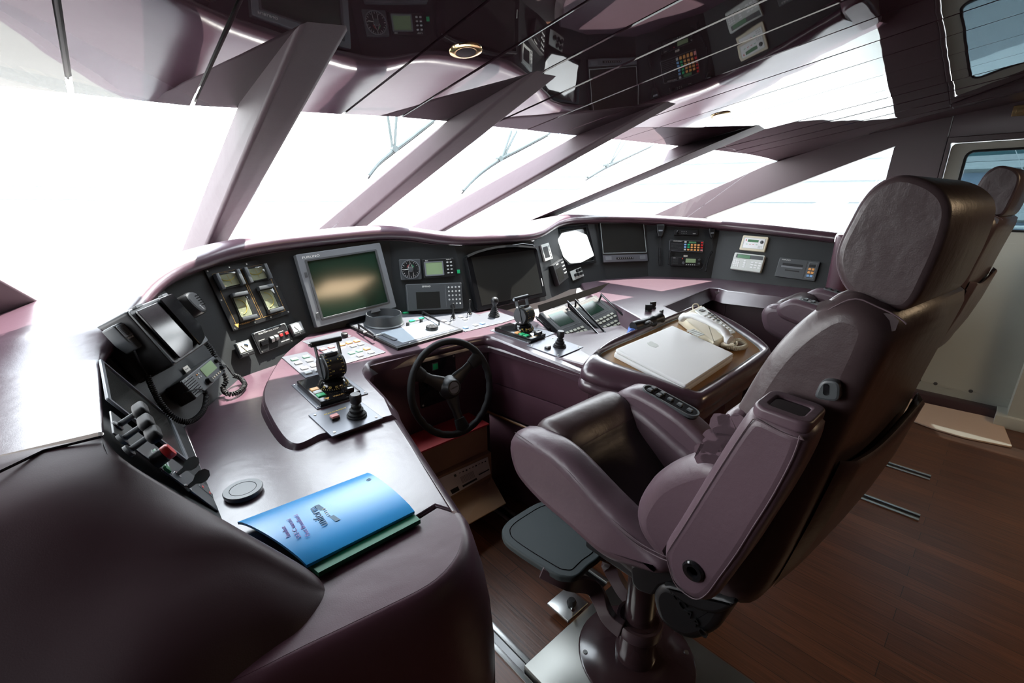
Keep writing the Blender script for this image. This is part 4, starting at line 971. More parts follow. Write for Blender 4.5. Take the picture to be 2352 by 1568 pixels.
g = G(); ringpoly(g, rrect(W*.2, H_*.82, .003, 3, .35*W, 0), rrect(W*.17, H_*.77, .002, 3, .35*W, 0), 0, .0015, ID); d.part(g, 'key_frame', m_bezel)
for r, m in enumerate((m_black, m_orange, m_orange, m_bluebtn)):
    for c in range(2): pad(d, m, W*(.31+.08*c), H_*(.24-.17*r), W*.065, H_*.11, 0, .003, 'key')
letter(d, 'FURUNO', .010, m_wlet, .18, .1, .0003, sx=1.3)
d = D(frame(V((.92, -.39, 0)), V((.39, .92, 0)), (oz(*z6(1505, 470), ZS)+oz(*z6(1700, 488), ZS))/2+V((0, 0, .001))), (oz(*z6(1505, 470), ZS)-oz(*z6(1700, 488), ZS)).length, .055)
d.m = frame(oz(*z6(1695, 492), ZS)-oz(*z6(1510, 472), ZS), (V((0, 0, 1))).cross(oz(*z6(1695, 492), ZS)-oz(*z6(1510, 472), ZS)), d.m.translation)
d.thing('remote_control', 'black remote control lying on the desk below the pale grey keypad', 'remote control'); W, H_ = d.w, d.h
g = G(); g.top(rrect(W, H_, .012), 0, .022, r=.006); d.part(g, 'body', m_matte)
for r in range(8):
    for c in range(3): pad(d, [m_grey, m_grey, m_red, m_grey, m_green][(r*3+c) % 5], W*(-.40+.1*r), H_*(-.25+.25*c), .010, .008, .022, .0245, 'key', .002)
# ------------------------------------------------------------------ controls on the raised desk
zA = lambda x, y: (560+x/3.92, 660+y/3.92)
zB = lambda x, y: (1060+x/3.178, 640+y/3.178)
def deskdev(name, label, cat, px, group=None, z=0): return quad(px, lift(PODP, z)).thing(name, label, cat, group)
def btn(d, px, m, w=.022, h=.026, z0=.004, z1=.010, name='button'):
    p = d.at(*px, z1); return pad(d, m, p.x, p.y, w, h, z0, z1, name, .001, None, .0015)
def gaiter(d, x, y, z, r, h, n=4):
    """ribbed rubber boot"""
    pr = [(r*1.15, z), (r*1.15, z+h*.08)]
    for k in range(n):
        r0 = r*(1-.62*k/n); r1 = r*(1-.62*(k+.8)/n); pr += [(r0, z+h*(.1+.9*k/n)), (r0, z+h*(.1+.9*(k+.45)/n)), (r1*.9, z+h*(.1+.9*(k+.75)/n))]
    pr += [(r*.3, z+h), (0, z+h)]
    g = G(); g.lathe(pr, T(x, y, 0), 24); return d.part(g, 'gaiter', m_matte)
# button plates
d = deskdev('button_plate', 'pale metal plate of white and green square buttons left of the port lever', 'button panel', [zA(358, 630), zA(600, 578), zA(765, 765), zA(535, 825)], 'button plates')
plate(d, m_metalp, .004, .002)
for p, m in (((455, 638), m_mint), ((490, 672), m_btn), ((560, 615), m_mint), ((592, 650), m_btn), ((545, 718), m_btn), ((578, 758), m_btn), ((632, 695), m_btn), ((665, 735), m_btn)): btn(d, zA(*p), m, .024, .021)
d = deskdev('button_plate', 'pale metal plate of orange, green and pink buttons behind the port lever', 'button panel', [zA(625, 540), zA(1020, 437), zA(1248, 598), zA(895, 692)], 'button plates')
plate(d, m_metalp, .004, .002)
for p, m in (((712, 548), m_pink), ((745, 575), m_btn), ((788, 528), m_pink), ((820, 560), m_btn), ((885, 508), m_orange), ((948, 490), m_orange), ((985, 520), m_btn), ((1017, 475), m_orange), ((1052, 504), m_btn), ((970, 582), m_mint), ((1040, 562), m_mint), ((1045, 605), m_btn), ((1107, 545), m_orange), ((1145, 577), m_btn)): btn(d, zA(*p), m, .023, .021)
d = deskdev('knob_plate', 'narrow plate with one black rotary knob beside the compass bowl panel', 'control panel', [zA(540, 482), zA(880, 395), zA(960, 440), zA(600, 538)])
plate(d, m_metalp, .002, .002); q = d.at(*zA(907, 428), .01); knob(d, m_black, q.x, q.y, .015, .002, .020)
d = deskdev('button_plate', 'pale plate of white and blue buttons with two mini joysticks near the large ball joystick', 'button panel', [zA(1655, 215), zA(1975, 160), zA(2235, 335), zA(1925, 418)], 'button plates')
plate(d, m_metalp, .004, .002)
for p, m in (((1802, 295), m_btn), ((1838, 318), m_btn), ((1952, 258), m_btn), ((1992, 280), m_btn), ((1933, 373), m_btn), ((1998, 356), m_bluebtn), ((2087, 333), m_btn), ((2150, 318), m_bluebtn)): btn(d, zA(*p), m, .022, .021)
for i, (p, tp) in enumerate((((1885, 290), (1890, 150)), ((2033, 252), (2043, 118)))):
    q = d.at(*zA(*p), .004); x, y = q.x, q.y
    m = d.m @ T(x, y, .004)
    t = empty('mini_joystick', ['thin black mini joystick nearer the compass bowl', 'thin black mini joystick nearer the large ball joystick'][i], 'joystick', m, 'mini joysticks')
    e = D(m, 0, 0); e.o = t
    g = G(); g.lathe([(.014, 0), (.014, .010), (.012, .014), (.008, .015)], n=20); e.part(g, 'collar', m_chrome)
    gaiter(e, 0, 0, .013, .010, .030, 4)
    g = G(); g.lathe([(.003, .04), (.0035, .066), (.0055, .070), (.006, .084), (.004, .088), (0, .089)], n=12); e.part(g, 'stick', m_black)
for i, p in enumerate(((1722, 222), (1790, 220))):
    q = d.at(*zA(*p), 0); m = d.m @ T(q.x, q.y, .0035)
    t = empty('rotary_switch', ['black bar knob rotary switch nearer the compass bowl handle', 'black bar knob rotary switch nearer the mini joysticks'][i], 'switch', m, 'rotary switches'); e = D(m, 0, 0); e.o = t
    knob(e, m_black, 0, 0, .014, 0, .008, 'base'); g = G(); g.box((0, 0, .018), (.008, .028, .020), r=.002); e.part(g, 'bar', m_black)
# autopilot panel with its compass bowl
d = deskdev('autopilot_panel', 'black edged panel with a round compass bowl, two grab handles and a wheel knob', 'control panel', [zA(935, 298), zA(1500, 172), zA(1885, 425), zA(1280, 587)])
W, H_ = d.w, d.h
plate(d, m_black, .012, .003); pad(d, m_metalp, 0, 0, W*.95, H_*.94, .012, .0135, 'top_sheet')
q = d.at(*zA(1265, 322), .014); x, y = q.x, q.y
g = G(); g.lathe([(.094, .013), (.094, .018), (.088, .022), (.083, .060), (.082, .066), (.079, .066), (.078, .060), (.074, .030), (.0, .030)], T(x, y, 0), 48); d.part(g, 'compass_bowl', m_grey)
g = G(); g.lathe([(.045, .030), (.044, .032), (0, .032)], T(x, y, 0), 36); d.part(g, 'compass_hub', m_black)
text('C.PLATH', .012, d.o, m_wlet, (x, y-.004, .0325), -.1, sx=1.2)
for i, (a, b, c, e) in enumerate((((1038, 372), (1040, 312), (1172, 392), (1175, 472)), ((1610, 248), (1610, 190), (1752, 265), (1757, 340)))):
    p0, p1 = d.at(*zA(*a), .014), d.at(*zA(*e), .014); h = .034
    pts = [V((p0.x, p0.y, .012)), V((p0.x, p0.y, h-.006)), V((p0.x, p0.y, h)).lerp(V((p1.x, p1.y, h)), .06), V((p0.x, p0.y, h)).lerp(V((p1.x, p1.y, h)), .94), V((p1.x, p1.y, h-.006)), V((p1.x, p1.y, .012))]
    g = G(); g.tube(smooth2(pts, 5, False), .0045, 8); d.part(g, 'grab_handle', m_gloss)
q = d.at(*zA(1695, 378), .014); g = G(); g.lathe([(.030, .013), (.030, .028), (.028, .032), (0, .032)], T(q.x, q.y, 0), 32); wk = d.part(g, 'wheel_knob', m_black)
for k in range(7): a = 2*PI*k/7; g = G(); g.lathe([(.004, .032), (.003, .0335), (0, .0335)], T(q.x+.019*math.cos(a), q.y+.019*math.sin(a), 0), 10); d.part(g, 'finger_dimple', m_metalp, wk)
for p in ((1477, 345), (1597, 312)): q = d.at(*zA(*p), .014); knob(d, m_black, q.x, q.y, .008, .013, .030)
for p, m, w in (((1458, 222), m_green, .030), ((1513, 295), m_green, .026), ((1557, 285), m_btn, .022), ((1598, 273), m_green, .026)):
    q = d.at(*zA(*p), .02); pad(d, m, q.x, q.y, w, .018, .013, .021, 'button', .002, None, .002)
for p in ((1215, 420), (1100, 395)): q = d.at(*zA(*p), .018); pad(d, m_btn, q.x, q.y, .024, .012, .013, .018, 'key', .001)
q0, q1 = d.at(*zA(1235, 490), .016), d.at(*zA(1770, 390), .016)
g = G(); g.top(rrect(W*.80, H_*.34, .004, 3, W*.03, -H_*.27), .0136, .0155, r=.0008); d.part(g, 'clear_cover', m_cover)
m_cover2 = None
pad(d, m_grey, -W*.38, -H_*.23, W*.06, H_*.18, .0156, .0165, 'rocker'); pad(d, m_metalp, -W*.38, -H_*.32, W*.05, H_*.06, .0166, .018, 'rocker_mark')
for fx, fy in ((.2, .985), (.78, .985), (.025, .3), (.6, .04), (.97, .5)): q = d.f(fx, fy); screw(d, q.x, q.y*.97, .0125, .005)
text('NAVIPILOT', .008, d.o, m_wlet, (-W*.1, -H_*.44, .0158))
# levers
def lever(px, box, drum, label, small):
    d = deskdev('thruster_lever', label, 'control lever', px, 'thruster levers')
    W, H_ = d.w, d.h
    plate(d, m_metalp, .003, .003)
    for fx in (.04, .96):
        for fy in (.05, .95): screw(d, *d.f(fx, fy), .003, .0035)
    bx = [d.at(*p, .02) for p in box]; x0, x1 = bx[0].x, bx[2].x; y0, y1 = bx[1].y, -bx[1].y*.9
    y1 = H_*.40
    g = G(); g.top([(x0, y0), (x1, y0), (x1, y1), (x0, y1)], .003, .022, r=.002); d.part(g, 'plinth', m_gloss)
    c = d.at(*drum, .085); cx, cy = c.x, c.y; w = abs(x1-x0)
    rs = .050
    g = G(); g.lathe([(rs, .022), (rs, .026), (rs*.80, .044), (rs*.74, .047), (0, .047)], T(cx, cy, 0), 40); sk = d.part(g, 'dial_ring', m_gloss)
    for k, s in enumerate(('30', '20', '10', '0', '10', '20')):
        a = math.radians(-150+25*k); mm = T(cx, cy, 0) @ R(a+PI/2, 'Z') @ T(0, -rs*.915, .0345) @ R(math.radians(60), 'X')
        text(s, .0105, sk, m_ylet, (0, 0, .0006), pre=mm)
        for j in (-1, 0, 1):
            m2 = T(cx, cy, 0) @ R(a+PI/2+j*.14, 'Z') @ T(0, -rs*.985, .028) @ R(math.radians(60), 'X'); g = G(); g.box((0, 0, .0005), (.0010, .004, .0008), m2); d.part(g, 'graduation', m_ylet, sk)
    # drum, axis athwart
    ax = T(cx, cy, .092) @ R(PI/2, 'Y')
    g = G(); g.lathe([(0, -.030), (.040, -.030), (.043, -.027), (.043, .027), (.040, .030), (0, .030)], ax, 44); dr = d.part(g, 'drum', m_black)
    for sx in (-1, 1):
        for k in range(9):
            a = math.radians(-20+k*16); mm = T(cx+sx*.022, cy, .092) @ R(-a, 'X') @ T(0, -.0432, 0) @ R(PI/2, 'X')
            g = G(); g.box((0, 0, 0), (.006 if k % 3 else .009, .0012, .0008), mm); d.part(g, 'graduation', m_ylet, dr)
            if k % 3 == 1: text('10' if k == 1 else '8' if k == 4 else '6', .008, dr, m_ylet, (-sx*.010, .003, .0006), pre=mm)
    for sx in (-1, 1):
        g = G(); mm = T(cx+sx*.033, cy, .092) @ R(PI/2, 'Y'); tilt = math.radians(12)
        g.lathe([(.0, -.003), (.037, -.003), (.037, .003), (0, .003)], mm, 36); d.part(g, 'side_disc', m_grey)
    tlt = T(cx, cy, .092) @ R(math.radians(-18), 'X')
    for sx in (-1, 1):
        g = G(); g.prism([(-.035, -.010), (-.035, .010), (.070, .009), (.086, .006), (.086, -.006), (.070, -.009)], sx*.038-.002, sx*.038+.002, tlt @ R(-PI/2, 'Y') @ MX.Diagonal((1, 1, -1, 1)) if False else tlt @ MX(((0, 0, 1, 0), (0, 1, 0, 0), (1, 0, 0, 0), (0, 0, 0, 1)))); arm = d.part(g, 'lever_arm', m_grey)
        for zz in (-.028, .045): g = G(); g.lathe([(.004, -.001), (.004, .001), (0, .001)], tlt @ T(sx*.0405, 0, zz) @ R(sx*PI/2, 'Y'), 10); d.part(g, 'rivet', m_chrome, arm)
    g = G(); g.lathe([(0, -.052), (.008, -.052), (.010, -.050), (.010, .050), (.008, .052), (0, .052)], tlt @ T(0, 0, .084) @ R(PI/2, 'Y'), 20); d.part(g, 'grip_bar', m_black)
    g = G(); g.lathe([(0, -.056), (.006, -.056), (.006, -.052), (0, -.052)], tlt @ T(0, 0, .084) @ R(PI/2, 'Y'), 12); d.part(g, 'end_cap', m_chrome)
    g = G(); g.prism([(-.020, .030), (.020, .030), (.026, .046), (-.026, .046)], -.021, .021, tlt @ MX(((0, 0, 1, 0), (1, 0, 0, 0), (0, 1, 0, 0), (0, 0, 0, 1)))); d.part(g, 'indicator_block', m_grey)
    for k, m in enumerate((m_orange, m_btn if not small else m_green, m_green)):
        pad(d, m, x0+.020, y0+.094-.026*k, .026, .022, .022, .027, 'button', .001, None, .0015)
    g = G(); g.box((x1-.034, y0+.020, .029), (.036, .022, .014), r=.002); d.part(g, 'selector', m_gloss)
    text('VULKAN', .010, d.o, m_olet, (x0+.066, y0+.012, .0223))
    g = G(); g.prism([(x0+.018, y0+.018), (x0+.036, y0+.018), (x0+.027, y0+.004)], .022, .0224); d.part(g, 'triangle_mark', m_olet)
    return d
lever([zA(443, 878), zA(880, 765), zA(1108, 962), zA(645, 1105)], [zA(495, 862), zA(668, 1045), zA(1045, 930)], zA(790, 725), 'black thruster lever with a T grip bar, on the port side of the wheel', 0)
lever([zB(250, 373), zB(448, 303), zB(640, 415), zB(447, 482)], [zB(275, 368), zB(450, 465), zB(612, 402)], zB(458, 275), 'black thruster lever with a T grip bar, on the starboard side of the wheel', 1)
def stickplate(px, stick, button, bm, label, word, ball=False):
    d = deskdev('joystick_panel', label, 'joystick', px, 'joystick plates')
    plate(d, m_metalp, .004, .003)
    for fx in (.09, .91):
        for fy in (.1, .9): screw(d, *d.f(fx, fy), .004, .0045)
    q = d.at(*stick, .006); x, y = q.x, q.y
    if ball:
        g = G(); g.lathe([(.030, .004), (.030, .008), (.024, .010)], T(x, y, 0), 28); d.part(g, 'flange', m_black)
        gaiter(d, x, y, .008, .027, .052, 5)
        g = G(); g.lathe([(.010, .055), (.011, .068), (.018, .076), (.021, .088), (.018, .101), (.010, .108), (0, .110)], T(x, y, 0), 24); d.part(g, 'ball_grip', m_black)
    else:
        g = G(); g.lathe([(.030, .004), (.030, .007), (.020, .009)], T(x, y, 0), 28); d.part(g, 'flange', m_black)
        gaiter(d, x, y, .006, .026, .042, 3)
        pr = [(.009, .046), (.016, .052), (.017, .074), (.014, .079), (0, .080)]
        g = G(); R_ = []
        for r, z in pr: R_.append([V((x+r*(1+(.05 if k % 2 else 0))*math.cos(2*PI*k/32), y+r*(1+(.05 if k % 2 else 0))*math.sin(2*PI*k/32), z)) for k in range(32)])
        g.rings(R_); d.part(g, 'ribbed_grip', m_black)
    if button:
        q = d.at(*button, .012); pad(d, m_black, q.x, q.y, .024, .020, .004, .011, 'button_base', .001); pad(d, bm, q.x, q.y, .023, .019, .011, .017, 'button', .001, None, .0015)
    if word: text(word, .0085, d.o, m_ylet, (-.01, d.h*.30, .0043), sx=1.3)
    return d
stickplate([zA(600, 1150), zA(1015, 1012), zA(1265, 1182), zA(775, 1357)], zA(1018, 1150), zA(818, 1160), m_pink, 'metal searchlight plate with a ribbed joystick and a red button, beside the port lever', 'SEARCHLIGHT')
stickplate([zB(503, 487), zB(685, 415), zB(862, 515), zB(683, 582)], zB(716, 492), zB(630, 495), m_btn, 'metal plate with a ribbed joystick and a white button, beside the starboard lever', None)
d = stickplate([zB(130, 267), zB(262, 228), zB(378, 298), zB(245, 336)], zB(238, 270), None, None, 'small metal plate with a large ball topped joystick', None, True)
q = d.at(*zB(245, 300), .005); pad(d, m_bluebtn, q.x, q.y, .010, .006, .004, .0055, 'blue_mark')
# ---- steering wheel and the plate behind it
n = V((0, -math.cos(.26), math.sin(.26))); ctr = oy(1040, 890, 1.44); wm_ = frame(V((1, 0, 0)), V((0, math.sin(.26), math.cos(.26))), ctr)
t = empty('steering_wheel', 'black three spoked steering wheel in the kneehole', 'steering wheel', wm_); RW = .192
g = G(); N = 96; R_ = []
for k in range(N):
    a = 2*PI*k/N; grip = .0014*math.cos(a*26) if (math.sin(a) < -.15 or math.cos(a) > .5) else 0
    c = V((math.cos(a), math.sin(a), 0)); R_.append([c*(RW+(.0145+grip*(math.cos(b) < -.2))*math.cos(b))+V((0, 0, (.0145+grip)*math.sin(b))) for b in [2*PI*j/12 for j in range(12)]])
g.rings(R_, loop=True); g.obj('rim', m_matte, t, world=False)
e = D(wm_, 0, 0)
for p in ((935, 848), (1092, 828), (1060, 968)):
    q = e.at(*p, 0); a = math.atan2(q.y, q.x); mm = R(a, 'Z')
    g = G(); secs = []
    for s, w, z, th in ((.02, .036, -.022, .010), (.06, .030, -.022, .009), (.10, .021, -.018, .008), (.15, .021, -.010, .009), (RW, .030, 0, .011)):
        secs.append([mm @ V((s, w*math.cos(b), z+th*math.sin(b))) for b in [2*PI*j/16 for j in range(16)]])
    g.rings(secs); sp_ = g.obj('spoke', m_black, t, world=False)
    g = G(); g.rings([[mm @ V((s, w*math.cos(b), z+.0125*math.sin(b))) for b in [2*PI*j/14 for j in range(14)]] for s, w, z in ((.135, .023, -.011), (.14, .026, -.010), (RW-.012, .034, 0), (RW-.006, .03, 0))]); g.obj('spoke_sleeve', m_matte, sp_, world=False)
g = G(); g.lathe([(.0, -.04), (.046, -.04), (.052, -.02), (.040, -.006), (.036, .006), (.030, .012), (.027, .012), (.026, .009), (0, .009)], n=40); g.obj('hub', m_black, t, world=False)
g = G(); g.lathe([(.024, .009), (.024, .0105), (0, .0105)], n=32); bd = g.obj('badge', m_metalp, t, world=False)
text('KAMEWA', .0085, bd, m_black, (0, 0, .0108), .12, bold=.0002)
g = G(); g.lathe([(.018, -.3), (.018, -.04), (0, -.04)], n=20); g.obj('shaft', m_black, t, world=False)
bp = (V((bw0[0], bw0[1]-.001, .7)), V((bw1[1]-bw0[1], -(bw1[0]-bw0[0]), 0)).normalized())
d = quad([zA(1530, 690), zA(1868, 598), zA(1942, 958), zA(1622, 1078)], bp).thing('instrument_plate', 'black square plate with a green indicator behind the steering wheel', 'plate')
plate(d, m_gloss, .006, .004)
for fx in (.05, .95):
    for fy in (.06, .94): screw(d, *d.f(fx, fy), .006, .005)
q = d.at(*zA(1722, 710), .006); pad(d, m_grey, q.x, q.y, .030, .034, .006, .009, 'indicator_frame'); pad(d, m_green, q.x, q.y, .024, .026, .009, .011, 'green_indicator')
# ---- keypad units in the middle recess
kc = V((1.9, 1.5, .845)); kn = V((-.12, -.50, 1)).normalized(); KP = (kc, kn)
def keyunit(px, label):
    d = quad(px, KP).thing('keypad_unit', label, 'keypad', 'keypad units'); W, H_ = d.w, d.h
    g = G(); g.top(rrect(W, H_, .006), -.045, 0, r=.003); d.part(g, 'case', m_keycase)
    g = G(); ringpoly(g, rrect(W*.78, H_*.42, .004, 3, 0, H_*.25), rrect(W*.76, H_*.41, .003, 3, 0, H_*.25), 0, .0008, ID); d.part(g, 'screen_outline', m_grey)
    pad(d, m_screen, -.04*W, .25*H_, W*.56, H_*.30, 0, .001, 'screen')
    for r in range(5):
        for c in range(5):
            if r == 2 and c > 3: continue
            pad(d, m_key, W*(-.30+.145*c), H_*(-.06-.075*r-(.03 if r > 1 else 0)), W*.10, H_*.045, 0, .003, 'key', .001)
    return d
k1 = keyunit([(1244, 718), (1303, 697), (1388, 790), (1330, 812)], 'black keypad unit with a dim screen, nearer the starboard lever')
k2 = keyunit([(1325, 697), (1378, 676), (1448, 748), (1386, 783)], 'black keypad unit with a grey green screen, nearer the binoculars')
def bar(px, h, label, owner):
    P = [onp(*p, *lift(KP, hh)) for p, hh in zip(px, (0, h, h, 0))]
    pts = [P[0], P[1].lerp(P[0], .3), P[1], P[1].lerp(P[2], .06), P[2].lerp(P[1], .06), P[2], P[2].lerp(P[3], .3), P[3]]
    g = G(); g.tube(smooth2(pts, 4, False), .0055, 8); g.obj('grab_handle', m_gloss, owner.o)
bar([(1307, 706), (1305, 694), (1376, 770), (1372, 786)], .03, '', k1)
bar([(1322, 702), (1322, 690), (1388, 762), (1384, 778)], .03, '', k2)
bar([(1376, 690), (1382, 677), (1450, 742), (1436, 762)], .035, '', k2)
bar([(1236, 735), (1232, 728), (1262, 752), (1268, 764)], .03, '', k1)
fl = [(1236, 701), (1400, 649), (1376, 670), (1240, 718)]
fp = (onp(1300, 690, *KP)+V((0, .06, .02)), V((-.35, -.8, .35)).normalized())
g = G(); P = [onp(*p, *fp) for p in fl]; nn = fp[1]*-.008; g.hexa(P, [p+nn for p in P]); o = g.obj('cover_flap', m_black); tag(o, 'thin black hinged flap propped open above the two keypad units', 'flap')
# floor of the recess
g = G(); g.box((2.0, 1.5, .74), (.9, 1.0, .04)); g.obj('recess_floor', m_pod, con)
# ---- binoculars and switches on the starboard desk
q = oz(1470, 740, .90)
t = empty('binoculars', 'black binoculars wrapped in a blue strap behind the tray', 'binoculars', T(*q))
for i, (a, b) in enumerate((((1466, 748), (1500, 737)), ((1484, 742), (1517, 730)))):
    p0, p1 = oz(*a, .925), oz(*b, .935); dd = (p1-p0); L = dd.length; m = frame(dd.orthogonal(), dd.cross(dd.orthogonal()), p0)
    g = G(); g.lathe([(0, -.03), (.024, -.03), (.026, -.01), (.022, L*.3), (.020, L*.75), (.023, L*.82), (.026, L), (.022, L), (.020, L*.9), (0, L*.88)], m, 24); g.obj('barrel', m_black, t)
g = G(); g.tube(smooth2([oz(1496, 742, .935), oz(1490, 740, .945), oz(1480, 745, .93)], 4, False), .008, 8); g.obj('bridge', m_black, t)
for w in ([(1447, 768), (1450, 752), (1462, 742), (1474, 740), (1470, 752), (1458, 758), (1452, 772)], [(1440, 772), (1452, 760), (1468, 752), (1478, 744)], [(1446, 765), (1462, 752), (1476, 748)]):
    g = G(); P = smooth2([oz(*p, .895+.012*(k % 2)) for k, p in enumerate(w)], 5, False); g.tube(P, .012, 8); g.obj('strap', m_strap, t)
for i, (p, lb) in enumerate((((1489, 715), 'black bar knob switch on the starboard desk, left of its pair'), ((1499, 708), 'black bar knob switch on the starboard desk, behind its pair'), ((1518, 728), 'black bar knob switch on the starboard desk, nearest the telephone'))):
    m = frame(V((.7, .7, 0)), V((-.7, .7, 0)), oz(*p, ZS)) @ R(.5*i, 'Z'); t = empty('rotary_switch', lb, 'switch', m, 'starboard rotary switches'); e = D(m, 0, 0); e.o = t
    knob(e, m_black, 0, 0, .018, 0, .010, 'base'); g = G(); g.box((0, 0, .024), (.010, .036, .028), r=.002); e.part(g, 'bar', m_black)
# ---- tray table with the laptop and the telephone
ZT = 0.0                                    # the tray leans a little towards its users: build it in its own frame
tn = V((math.sin(math.radians(-4)), math.sin(math.radians(-12)), 0)); tn.z = math.sqrt(1-tn.x**2-tn.y**2)
def ontray(u, v, z=0): return onp(u, v, CAM-tn*(.85-z), tn)
tp0 = ontray(1555, 810); TM = frame(V((1, 0, 0))-tn*tn.x, tn.cross(V((1, 0, 0))), tp0); TD = D(TM, 0, 0)
ro = [TD.at(*p, 0) for p in ((1344, 842), (1352, 815), (1394, 777), (1470, 748), (1556, 714), (1600, 700), (1690, 734), (1768, 790), (1768, 818), (1690, 872), (1624, 916), (1592, 912), (1470, 878))]
ri = [TD.at(*p, -.022) for p in ((1384, 822), (1398, 802), (1470, 770), (1556, 732), (1610, 716), (1672, 748), (1744, 800), (1732, 816), (1668, 860), (1606, 897), (1594, 901), (1500, 866))]
ro = smooth2(ro, 4); ri = smooth2(ri, 4)
t = empty('tray_table', 'padded purple leather tray table with a wooden top between the two helm chairs', 'table', TM)
ro = ccw(ro); ri = ccw(ri)
def resample(p, n):
    P = list(p)+[p[0]]; L = [0]
    for a, b in zip(P, P[1:]): L.append(L[-1]+(V(b)-V(a)).length)
    out = []; j = 0
    for k in range(n):
        s = L[-1]*k/n
        while L[j+1] < s: j += 1
        out.append(V(P[j]).lerp(V(P[j+1]), (s-L[j])/max(L[j+1]-L[j], 1e-9)))
    return out
ro = resample(ro, 96); ri = resample(ri, 96)
k0 = min(range(96), key=lambda k: (ri[k]-ro[0]).length); ri = ri[k0:]+ri[:k0]
mk = lambda f, z: [V((a[0]+(b[0]-a[0])*f, a[1]+(b[1]-a[1])*f, z)) for a, b in zip(ro, ri)]
g = G(); g.rings([mk(.3, ZT-.12), mk(.10, ZT-.115), mk(0, ZT-.10), mk(-.02, ZT-.08), mk(.08, ZT-.066), mk(.02, ZT-.060), mk(.0, ZT-.042), mk(.10, ZT-.016), mk(.28, ZT-.004), mk(.5, ZT), mk(.75, ZT-.004), mk(.92, ZT-.014), mk(1.0, ZT-.026)], cap1=False)
g.obj('padded_rim', m_desk, t, angle=60, world=False)
g = G(); g.prism(inset(ri, -.004), ZT-.034, ZT-.022); g.obj('wooden_top', m_wood, t, world=False)
g = G(); g.tube([V((a[0], a[1], ZT-.0225)) for a in ri], .003, 6, True); g.obj('inner_welt', m_rubber, t, world=False)
low = [TM @ V((q[0], q[1], ZT-.115)) for q in inset(ro, .07)]
g = G(); g.rings([[V((p.x, p.y, 0)) for p in low], low]); g.obj('pedestal', m_pod, t)
# laptop
d = quad([(1410, 800), (1546, 744), (1690, 811), (1577, 885)], lift((tp0, tn), .014)); d.thing('laptop', 'closed white laptop lying on the wooden tray', 'laptop')
lp = [d.at(u, v) for u, v in ((1411, 801), (1544, 746), (1689, 812), (1577, 886))]
rl = roundpoly(lp, .014, 4)
g = G(); g.prism(rl, -.036, -.016, ID, .004, 2); d.part(g, 'base', m_white)
g = G(); g.prism(inset(ccw(rl), .002), -.014, 0, ID, .005, 3); d.part(g, 'lid', m_white)
g = G(); g.prism(inset(ccw(rl), .006), -.017, -.0135, ID); d.part(g, 'seam', m_creamd)
c_ = d.at(1500, 791)
g = G(); a = smooth2([(0, .024), (.012, .028), (.024, .020), (.020, .006), (.023, -.008), (.012, -.026), (0, -.022), (-.012, -.026), (-.024, -.006), (-.022, .016), (-.010, .028)], 4)
g.prism([V((p[0]*.8+c_.x, p[1]*.8+c_.y)) for p in a], -.0003, .0006); d.part(g, 'lid_emblem', m_creamd)
# telephone
TP = lift((tp0, tn), -.022)
d = quad([(1563, 722), (1640, 700), (1690, 775), (1636, 787)], lift(TP, .04)).thing('telephone', 'cream desk telephone with a corded handset at the back of the tray', 'telephone')
o4 = [d.at(u, v) for u, v in ((1561, 724), (1612, 700), (1692, 762), (1640, 786))]
g = G(); p_ = roundpoly(o4, .008); g.prism(p_, -.038, 0, ID, .006, 2); d.part(g, 'base', m_cream)
kp4 = [d.at(u, v, .006) for u, v in ((1596, 712), (1616, 703), (1690, 763), (1664, 772))]
g = G(); g.prism(roundpoly(kp4, .004), 0, .006, ID, .002, 1); d.part(g, 'key_bed', m_creamd)
def bil(q, a, b): return q[0].lerp(q[1], a).lerp(q[3].lerp(q[2], a), b)
pad(d, m_screenb, *bil(kp4, .5, .1), .03, .02, .006, .008, 'display')
for r in range(8):
    for c in range(3):
        q = bil(kp4, .2+.3*c, .26+.095*r); pad(d, m_grey if c == 2 and r < 4 else m_white, q.x, q.y, .012, .011, .006, .010, 'key', .001)
h0, h1 = onp(1568, 722, *lift(TP, .075)), onp(1680, 775, *lift(TP, .075))
dd = (h1-h0); L = dd.length; m = frame(dd, V((0, 0, 1)).cross(dd), h0); Z = ID
g = G(); secs = []
for s, z, w, th in ((-.005, -.012, .020, .012), (0, -.012, .027, .020), (.05, -.010, .028, .021), (.085, .004, .022, .015), (.2, .016, .020, .013), (.5, .020, .019, .013), (.8, .016, .020, .013), (.9, .004, .023, .015), (.95, -.012, .028, .021), (1.0, -.012, .026, .019), (1.005, -.012, .018, .010)):
    secs.append([m @ V((s*L, w*math.cos(b)*(1 if abs(math.cos(b)) < .8 else .95), z+th*math.sin(b))) for b in [2*PI*(j+.5)/16 for j in range(16)]])
g.rings(secs); g.obj('handset', m_white, d.o)
for k in range(5): g = G(); g.box(((.36+.05*k)*L, -.048, -.03), (.008, .05, .003), m); g.obj('speaker_slot', m_creamd, d.o)
P = [h1+V((.0, -.02, -.02)), onp(1660, 792, *lift(TP, .012)), onp(1690, 800, *lift(TP, .012)), onp(1713, 795, *lift(TP, .012)), onp(1700, 782, *lift(TP, .012)), onp(1676, 782, *lift(TP, .012)), onp(1664, 776, *lift(TP, .02))]
g = G(); g.tube(coil(P, .008, .003, 60, 8), .003, 5); g.obj('coiled_cord', m_cream, d.o)
P = [onp(1640, 775, *lift(TP, .01)), onp(1612, 768, *lift(TP, .01)), onp(1600, 760, *lift(TP, .01))]
g = G(); g.tube(coil(P, .008, .003, 16, 8), .003, 5); g.obj('coiled_cord', m_cream, d.o)
P = [onp(1592, 712, *lift(TP, .03)), onp(1592, 700, *lift(TP, .05)), onp(1602, 698, *lift(TP, .05)), onp(1606, 706, *lift(TP, .03))]
